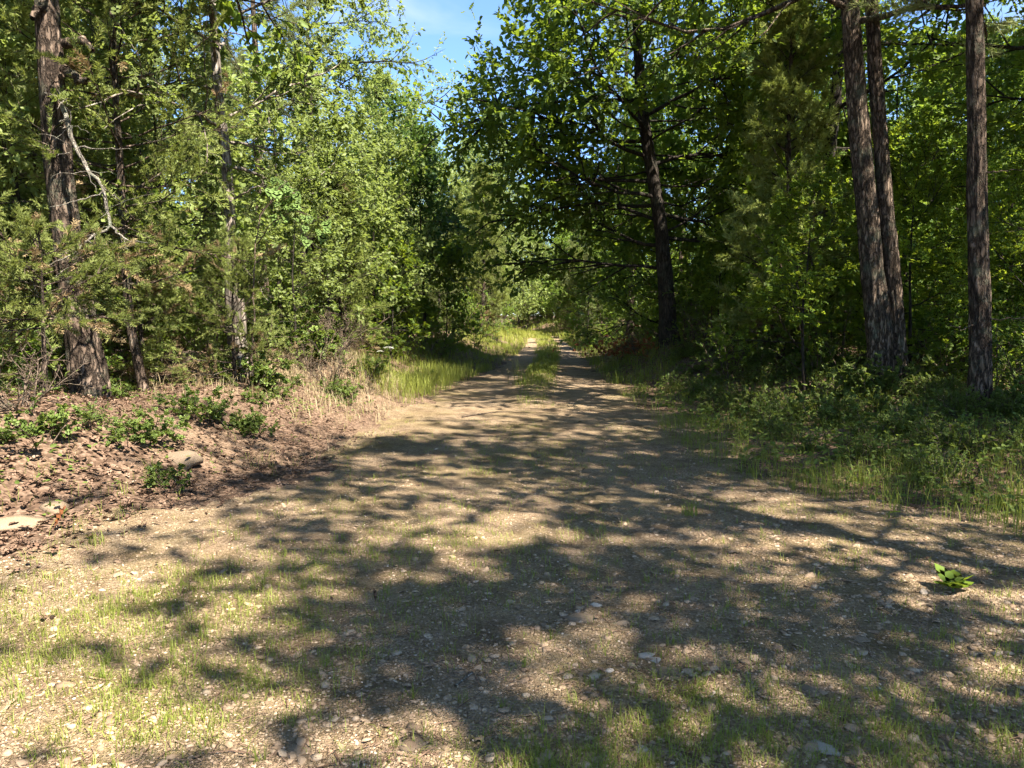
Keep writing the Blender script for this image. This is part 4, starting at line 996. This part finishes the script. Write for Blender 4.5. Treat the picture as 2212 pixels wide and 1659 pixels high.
# low leafy ground cover
def cover(n, sel, h, size, mat, name, label):
    x, y = wedge(n, 4.4, 22, 1.0, 0.8); k = sel(x, y); x, y = clumped(x[k], y[k], 7, 0.07)
    P = np.column_stack([x, y, height(x, y) + rng.uniform(0.015, h, len(x)) * rng.random(len(x))])
    t = rng.normal(0, 1, P.shape); t[:, 2] *= 0.35
    R = frames(t, np.array([0, 0, 1.0]) + rng.normal(0, 0.35, P.shape))
    V, F, T = scatter(HEX, P, R, size * rng.uniform(0.5, 1.2, len(P)), np.clip(rng.normal(0.5, 0.25, len(P)), 0, 1))
    setting(name, mesh(name, V, F, M[mat], T), 'stuff', label)
def sel_r(x, y):
    xl, xr = edges(y)
    return (x > xr + 0.1) & (rng.random(len(x)) < np.clip(2.0 * vnoise(x, y, 1.0, 61) - 0.15, 0.15, 1))
def sel_l(x, y):
    xl, xr = edges(y)
    return (x < xl - 0.5) & (rng.random(len(x)) < np.clip(2.0 * vnoise(x, y, 0.9, 63) - 0.8, 0.0, 1))
cover(9500, sel_r, 0.30, 0.07, 'forb', 'ground_cover', 'leafy ground cover in the shade right of the track')
cover(5200, sel_l, 0.14, 0.05, 'forb', 'bank_ground_cover', 'patchy leafy ground cover on the left bank')

# leaf litter
DEAD = [blade([(0.18, 0.12), (0.5, 0.26), (0.8, 0.15)], fold=f, bend=bd, nmid=[0.5]) for f, bd in ((0.25, 0.18), (0.5, -0.15), (0.1, 0.35))]
def litter(n, sel, size, zoff):
    x, y = wedge(n, 3.6, 20, 1.15, 1.0); k = sel(x, y); x, y = x[k], y[k]
    return x, y, height(x, y) + zoff * rng.random(len(x)), size * rng.uniform(0.5, 1.25, len(x))
bag = Bag()
def lit_l(x, y):
    xl, xr = edges(y); d = xl - x
    return (d > -0.5 + 0.4 * rng.random(len(x))) & (rng.random(len(x)) < 0.15 + 0.85 * sstep(-0.2, 0.4, d)) & (vnoise(x, y, 1.0, 71) < 0.80)
def lit_r(x, y):
    xl, xr = edges(y)
    return (x > xr - 0.3) & (rng.random(len(x)) < 0.4)
def lit_t(x, y):
    return on_track(x, y, 0) & (rng.random(len(x)) < 0.012 + 0.03 * sstep(2, 4, x))
for n_, sel in ((60000, lit_l), (22000, lit_r), (30000, lit_t)):
    x, y, z, s = litter(n_, sel, 0.060, 0.025)
    P = np.column_stack([x, y, z + 0.004]); pick = rng.integers(0, 3, len(x))
    t = rng.normal(0, 1, P.shape); t[:, 2] *= 0.25
    R = frames(t, np.array([0, 0, 1.0]) + rng.normal(0, 0.27, P.shape))
    tint = np.clip(rng.normal(0.36, 0.22, len(x)), 0, 0.95)
    for d_ in range(3):
        k = pick == d_; bag.add(*scatter(DEAD[d_], P[k], R[k], s[k], tint[k]))
setting('leaf_litter', bag.build('leaf_litter', M['litter']), 'stuff', 'curled brown fallen leaves covering the bank and forest floor')
print('litter', bag.n)

# needles, bark flakes and twig bits lying on the track
x, y = wedge(14000, 2.0, 13, 1.3, 0.3); k = (x < edges(y)[1] + 0.3); x, y = x[k], y[k]
n = len(x); t = rng.normal(0, 1, (n, 3)); t[:, 2] *= 0.08
V, F, T = scatter((np.array([(-0.5, -0.03, 0), (-0.5, 0.03, 0.02), (0.5, 0.02, 0.02), (0.5, -0.02, 0)], float), np.array([(0, 1, 2), (0, 2, 3)])), np.column_stack([x, y, height(x, y) + 0.008]), frames(t, np.array([0, 0, 1.0]) + rng.normal(0, 0.2, (n, 3))), 0.02 + 0.07 * rng.random(n) ** 2, rng.random(n) * 0.8)
setting('twig_debris', mesh('twig_debris', V, F, M['litter'], T), 'stuff', 'dry needles and twig bits scattered over the track')

# ================================================================== SINGLE SMALL THINGS
rng = np.random.default_rng(8)
def big_stone(nm, seed, flat=0.5, mat='tan_stone'):
    v, f = stone_tmpl(seed, flat, False)
    # one subdivision for a weathered surface
    mid, F2, V2 = {}, [], list(v)
    def m_(a, c):
        k = (min(a, c), max(a, c))
        if k not in mid: mid[k] = len(V2); V2.append((v[a] + v[c]) / 2 * (1.0 + 0.09 * np.random.default_rng(a * 31 + c).normal()))
        return mid[k]
    for a, c, d in f:
        x_, y_, z_ = m_(a, c), m_(c, d), m_(d, a); F2 += [(a, x_, z_), (c, y_, x_), (d, z_, y_), (x_, y_, z_)]
    V2 = np.array(V2)
    return mesh(nm, V2, np.array(F2), M[mat], np.full(len(V2), np.random.default_rng(seed).random()), False)
def gpos(px, py):
    """where the line of sight through (px, py) meets the ground"""
    d = 2.0
    while d < 60:
        p = at(px, py, d)
        if p[2] <= H1(p[0], p[1]): return p[0], p[1], H1(p[0], p[1])
        d += 0.02
    return p[0], p[1], H1(p[0], p[1])
for (px, py, s, fl, lb) in [(10, 527, 0.17, 0.3, 'flat grey-tan rock half buried in fallen leaves at the foot of the left bank'), (182, 460, 0.16, 0.7, 'rounded tan rock among fallen leaves halfway up the left bank'), (50, 509, 0.11, 0.6, 'small tan rock above the flat rock on the left bank')]:
    single('rock', big_stone('rock', int(px), fl), lb, 'rock', tuple(np.array(gpos(px, py)) + np.array([0, 0, 0.0])), (0, 0, px), s)
chip = [big_stone('pale_chip', 60 + i, 0.4, 'pale_stone') for i in range(4)]
for i_, (px, py, s) in enumerate([(647, 658, 0.035), (655, 661, 0.03), (708, 694, 0.025), (610, 672, 0.022), (824, 752, 0.05), (642, 753, 0.028), (710, 696, 0.02), (596, 606, 0.03), (577, 612, 0.02)]):
    single('pale_stone', chip[i_ % 4], 'bright pale stone lying among gravel and grass on the near track', 'stone', gpos(px, py), (0, 0, i_ * 1.3), s, 'bright pale stones on the track')
slab = [big_stone('slab', 80 + i, 0.18, 'tan_stone') for i in range(3)]
for i_, (px, py, s) in enumerate([(582, 618, 0.085), (670, 675, 0.06), (730, 580, 0.05), (862, 640, 0.05), (812, 690, 0.05), (296, 752, 0.05), (412, 746, 0.06), (940, 724, 0.05)]):
    single('flat_stone', slab[i_ % 3], 'flat tan stone slab bedded in the gravel of the near track', 'stone', gpos(px, py), (0, 0, i_ * 1.7), s, 'flat stone slabs on the track')
SM = [mesh('chip', *stone_tmpl(i + 20, f), M['stone'], np.full(12, t)) for i, (f, t) in enumerate([(0.35, 0.3), (0.45, 0.5), (0.3, 0.7), (0.35, 0.8), (0.25, 0.6), (0.3, 0.2)])]
x, y = wedge(420, 2.3, 4.8, 1.3, 0.0); k = on_track(x, y, 0.1); x, y = x[k][:240], y[k][:240]; z = height(x, y)
for i_ in range(len(x)):
    s = rng.uniform(0.015, 0.03)
    single('gravel_stone', SM[i_ % 6], 'loose tan gravel stone larger than those around it on the near track', 'stone', (x[i_], y[i_], z[i_] + 0.2 * s), (rng.normal(0, 0.2), rng.normal(0, 0.2), rng.uniform(0, 6.28)), s, 'loose larger gravel stones')
# fallen leaves big enough to pick out
DL = [mesh('fallen_leaf', d_[0], d_[1], M['litter'], np.full(len(d_[0]), t)) for d_, t in zip(DEAD + DEAD, (0.3, 0.45, 0.55, 0.2, 0.4, 0.7))]
x, y = wedge(4000, 4.4, 8.5, 1.2, 0.0); xl, xr = edges(y); k = (x < xl + 0.2) & (x > -0.68 * y); x, y = x[k][:260], y[k][:260]; z = height(x, y)
for i_ in range(len(x)):
    s = rng.uniform(0.06, 0.105)
    single('fallen_leaf', DL[i_ % 6], 'curled dry brown leaf lying on top of the litter on the left bank', 'leaf', (x[i_], y[i_], z[i_] + 0.03), (rng.normal(0, 0.35), rng.normal(0, 0.35), rng.uniform(0, 6.28)), s, 'fallen leaves on the left bank')
RL = mesh('rust_leaf', OAKL[0], OAKL[1], M['rust_leaf'], np.full(len(OAKL[0]), 0.6))
p = gpos(54, 532); single('rust_leaf', RL, 'large rust brown dead leaf standing up beside the flat rock', 'leaf', (p[0], p[1], p[2] + 0.02), (0.4, -1.2, 0.4), 0.17)
# grass tufts on the track
TF = []
for i_, (nb, h0, h1) in enumerate([(12, 0.03, 0.08), (9, 0.04, 0.10), (16, 0.03, 0.07), (7, 0.05, 0.12)]):
    r = np.random.default_rng(300 + i_); a = r.normal(0, 0.014, (nb, 2))
    TF.append(grass_mesh('tuft', a[:, 0], a[:, 1], np.full(nb, -0.004), r.uniform(h0, h1, nb), np.full(nb, 0.0030), np.clip(r.normal(0.5, 0.2, nb), 0, 1), 'grass', r))
x, y = wedge(2600, 2.2, 7.5, 1.4, 0.0); pd = 0.12 + 1.0 * np.exp(-(((x + 1.9) / 0.9) ** 2 + ((y - 3.4) / 0.9) ** 2)) + 0.7 * np.exp(-(((x - 0.9) / 0.9) ** 2 + ((y - 2.6) / 0.6) ** 2))
k = on_track(x, y, 0.1) & (rng.random(len(x)) < pd * 0.6); x, y = x[k][:280], y[k][:280]; z = height(x, y)
for i_ in range(len(x)):
    single('grass_tuft', TF[i_ % 4], 'small green grass tuft sprouting from the gravel of the track', 'grass', (x[i_], y[i_], z[i_]), (0, 0, rng.uniform(0, 6.28)), rng.uniform(0.7, 1.2), 'grass tufts on the track')
def tall_tuft(px, py, h, nb, seed, label):
    r = np.random.default_rng(seed); p = gpos(px, py); a = r.normal(0, 0.03 + 0.06 * h, (nb, 2))
    me = grass_mesh('tall_tuft', a[:, 0], a[:, 1], np.full(nb, -0.01), r.uniform(0.45, 1.0, nb) * h, np.full(nb, 0.006), np.clip(r.normal(0.7, 0.15, nb), 0, 1), 'grass', r)
    single('tall_grass_tuft', me, label, 'grass', p)
tall_tuft(518, 384, 0.75, 34, 1, 'tall wispy grass tuft standing alone between the two wheel tracks')
tall_tuft(640, 383, 0.55, 40, 2, 'arching grass tuft at the right edge of the track before the black-trunked oak')
tall_tuft(660, 382, 0.55, 34, 3, 'smaller arching grass tuft just right of another at the track edge')
tall_tuft(790, 412, 0.45, 34, 4, 'bright grass tuft on the right verge in front of the twin oak')
tall_tuft(690, 515, 0.16, 40, 5, 'bright yellow-green grass patch in a sunlit spot on the track')
tall_tuft(418, 385, 0.6, 60, 6, 'dense bright tall grass tuft at the foot of the sandy mound')
tall_tuft(100, 545, 0.14, 20, 7, 'small dark grass tuft where the left bank meets the track')
tall_tuft(820, 405, 0.4, 24, 8, 'thin grass tuft among ground cover on the right verge')

# broad-leaved rosette on the right of the track
b = gpos(953, 592)
rl = mesh('rosette_leaf', BROAD[0], BROAD[1], M['maple_leaf'], np.full(len(BROAD[0]), 0.6))
bag = Bag(); bag.add(*tubes(np.array([[(0, 0, -0.01), (0, 0.003, 0.03), (0, 0, 0.05)]], float), radii(1, 3, 0.006, 0.004), 6))
e = thing('broadleaf_seedling', 'broad pale-leaved seedling growing alone in sunlit gravel on the right of the track', 'plant', b, [('stem', bag.build('seedling_stem', M['redbud'], True))])
for i_ in range(6):
    o = part('leaf', rl, e); o.location = (0, 0, 0.02); o.rotation_euler = (0, -0.4 - 0.25 * (i_ % 3), i_ * 1.05); s = 0.12 + 0.02 * (i_ % 3); o.scale = (s, s, s)
b = gpos(889, 518)
e = thing('broadleaf_seedling', 'tiny bright green seedling at the shaded edge of the right verge', 'plant', b, [('stem', bag.build('seedling_stem', M['forb'], True))])
for i_ in range(5):
    o = part('leaf', mesh('seedling_leaf', OVAL[0], OVAL[1], M['maple_leaf'], np.full(len(OVAL[0]), 0.9)) if i_ == 0 else e.children[1].data, e); o.location = (0, 0, 0.04); o.rotation_euler = (0, -0.25, i_ * 1.256); o.scale = (0.09,) * 3
# white-flowered stem past the mound
b = gpos(389, 392)
bag = Bag(); hh = 0.75
bag.add(*tubes(resample(np.array([(0, 0, -0.02), (0.02, 0, 0.4), (0.0, 0, hh)]), 10)[None], radii(1, 10, 0.008, 0.005), 5))
stm = bag.build('flower_stem', M['forb'], True)
e = thing('white_wildflower', 'tall white umbrella-headed wildflower above the grass behind the sandy mound', 'flower', b, [('stem', stm)])
r = np.random.default_rng(4); n = 90
a, rr = r.uniform(0, 6.28, n), np.sqrt(r.random(n)) * 0.09
fl = Bag(); fl.add(*scatter((np.array([(-1, 0, 0), (0, -1, 0.2), (1, 0, 0), (0, 1, 0.2)], float), np.array([(0, 1, 2), (0, 2, 3)])), np.column_stack([rr * np.cos(a), rr * np.sin(a), hh + 0.02 - 3 * rr * rr + r.normal(0, 0.006, n)]), rot_z(a), np.full(n, 0.013), r.random(n)))
part('flower_head', fl.build('flower_head', M['flower']), e)
fl = Bag(); fl.add(*scatter((np.array([(-1, 0, 0), (0, -1, 0.2), (1, 0, 0), (0, 1, 0.2)], float), np.array([(0, 1, 2), (0, 2, 3)])), np.column_stack([-0.14 + 0.7 * rr * np.cos(a), 0.7 * rr * np.sin(a), hh - 0.04 - 3 * rr * rr]), rot_z(a), np.full(n, 0.012), r.random(n)))
part('flower_head', fl.build('flower_head', M['flower']), e)

# sticks, logs and brush
def stick_thing(nm, pts, r0, r1, mat, label, cat='stick', n=14, s=8, lift=0.01):
    P = np.array([np.array(gpos(a, c)) + np.array([0, 0, lift + r0 * 0.5]) for a, c in pts]); o = P[0].copy()
    P = resample(P - o, n); rg = np.random.default_rng(int(pts[0][0])); P[1:-1] += rg.normal(0, r0 * 0.25, (n - 2, 3))
    bag = Bag(); bag.add(*trunk_tube(P, r0, r1, n, s, int(pts[0][1]), 0.0, 0.08))
    return single(nm, bag.build(nm, M[mat], True), label, cat, tuple(o))
stick_thing('twig', [(455, 689), (473, 676)], 0.0045, 0.003, 'bark_bone', 'straight pale grey twig lying alone on the near gravel')
stick_thing('fallen_branch', [(975, 410), (1000, 405), (1030, 398)], 0.055, 0.04, 'bark_bone', 'bleached fallen branch on the ground right of the straight pine', 'branch')
stick_thing('fallen_log', [(130, 386), (185, 379), (236, 380)], 0.06, 0.05, 'bark_dark', 'dark rotting log lying across the leaf litter on the left bank', 'log')
stick_thing('dead_stick', [(462, 418), (500, 412), (525, 414)], 0.012, 0.006, 'dead_wood', 'thin brown stick lying across the track')
b = base(-4.95, 11.6); bag = Bag(); bag.add(*trunk_tube(np.array([(0, 0, -0.1), (0.01, 0, 0.2), (0.03, 0, 0.42)]), 0.13, 0.11, 12, 14, 5, 0.3, 0.12))
v_ = np.array([(0.11 * math.cos(t), 0.11 * math.sin(t), 0.0) for t in np.linspace(0, 6.283, 15)[:-1]]); 
bag.add(np.vstack([v_ + (0.03, 0, 0.415), [(0.03, 0, 0.45)]]), np.array([(i, (i + 1) % 14, 14) for i in range(14)]))
thing('tree_stump', 'low weathered stump in the leaf litter left of the pale slender tree', 'stump', b, [('trunk', bag.build('stump', M['dead_wood'], True))])
for i_, (px, py, s, lb) in enumerate([(725, 352, 1.0, 'tangle of broken reddish dead branches right of the black-trunked oak'), (640, 356, 1.1, 'heap of dry brown brush left of the black-trunked oak'), (620, 362, 0.8, 'smaller heap of dry brush at the right track edge'),
                            (335, 352, 1.3, 'brown tangle of dead brush behind the sandy mound'), (225, 340, 1.2, 'dry twiggy brush in front of the pale slender tree'), (20, 410, 0.9, 'bare dead brush at the foot of the outer cedar bush'), (330, 385, 0.7, 'dry grassy brush on top of the sandy mound')]):
    p = gpos(px, py); single('dead_brush', BRUSH[i_ % 2], lb, 'brush', p, (0, 0, i_ * 1.1), s)
rr = np.random.default_rng(91); c_ = 0
for tries in range(900):
    y = rr.uniform(6.5, 19); xl, xr = edges(y); x = xr + rr.uniform(0.9, 4.5)
    if x > 0.7 * y + 0.5: continue
    lb = 'knee-high leafy weed on the right verge ' + where(x, y)
    thing('leafy_weed', lb, 'weed', base(x, y), PR['bushE' if rr.random() < 0.7 else 'bushC'], rr.uniform(0, 6.28), rr.uniform(0.5, 0.95), lb); c_ += 1
    if c_ >= 95: break
c_ = 0
for tries in range(900):
    y = rr.uniform(5.5, 17); xl, xr = edges(y); x = xl - rr.uniform(0.5, 3.6)
    if x < -0.7 * y - 0.5 or vnoise(np.array([x]), np.array([y]), 1.4, 90)[0] < 0.45: continue
    lb = 'small leafy weed in the litter of the left bank ' + where(x, y)
    thing('leafy_weed', lb, 'weed', base(x, y), PR['bushE' if rr.random() < 0.2 else 'bushC'], rr.uniform(0, 6.28), rr.uniform(0.2, 0.7), lb); c_ += 1
    if c_ >= 34: break
# dead leaves caught in the brush left of the oak
r = np.random.default_rng(6); n = 420; p = np.array(gpos(640, 356))
P = r.normal(0, 1, (n, 3)) * np.array([0.9, 0.6, 0.25]); P[:, 2] = np.abs(P[:, 2]) + 0.05
t = r.normal(0, 1, P.shape); bag = Bag(); bag.add(*scatter(DEAD[0], P, frames(t, r.normal(0, 1, P.shape)), r.uniform(0.08, 0.15, n), r.random(n)))
o = setting('dead_leaf_pile', bag.build('dead_leaf_pile', M['rust_leaf']), 'stuff', 'rust brown pile of dead leaves beside the black-trunked oak'); o.location = tuple(p)
# small shrubs and forbs that can be told apart near the track
for i_, (kd, px, py, s, lb) in enumerate([('bushC', 770, 372, 1.3, 'pale leafy forb in the sun on the right verge before the twin oak'), ('bushC', 880, 392, 1.2, 'leafy forb hiding the base of the twin oak'), ('bushC', 860, 396, 1.2, 'leafy forb just left of the twin oak base'),
                                  ('bushC', 305, 360, 1.5, 'bright leafy forb on the crest left of the sandy mound'), ('bushC', 250, 388, 1.1, 'low forb below the pale slender tree on the bank'), ('bushC', 365, 378, 0.9, 'small forb on the sandy mound'),
                                  ('bushC', 40, 447, 0.8, 'small pale forb on the bank below the outer cedar bush'), ('bushC', 170, 490, 0.5, 'tiny forb in the leaf litter below the rounded rock'), ('bushC', 200, 420, 0.8, 'dark forb below the fallen log on the bank'),
                                  ('bushA', 300, 345, 1.0, 'leafy shrub on the bank behind the sandy mound')]):
    thing('leafy_forb', lb, 'plant', gpos(px, py), PR[kd], i_ * 0.9, s)
print('objects', len(bpy.data.objects), 'tris', sum(len(m.loops) // 3 if len(m.polygons) and m.polygons[0].loop_total == 3 else 2 * len(m.polygons) for m in bpy.data.meshes))
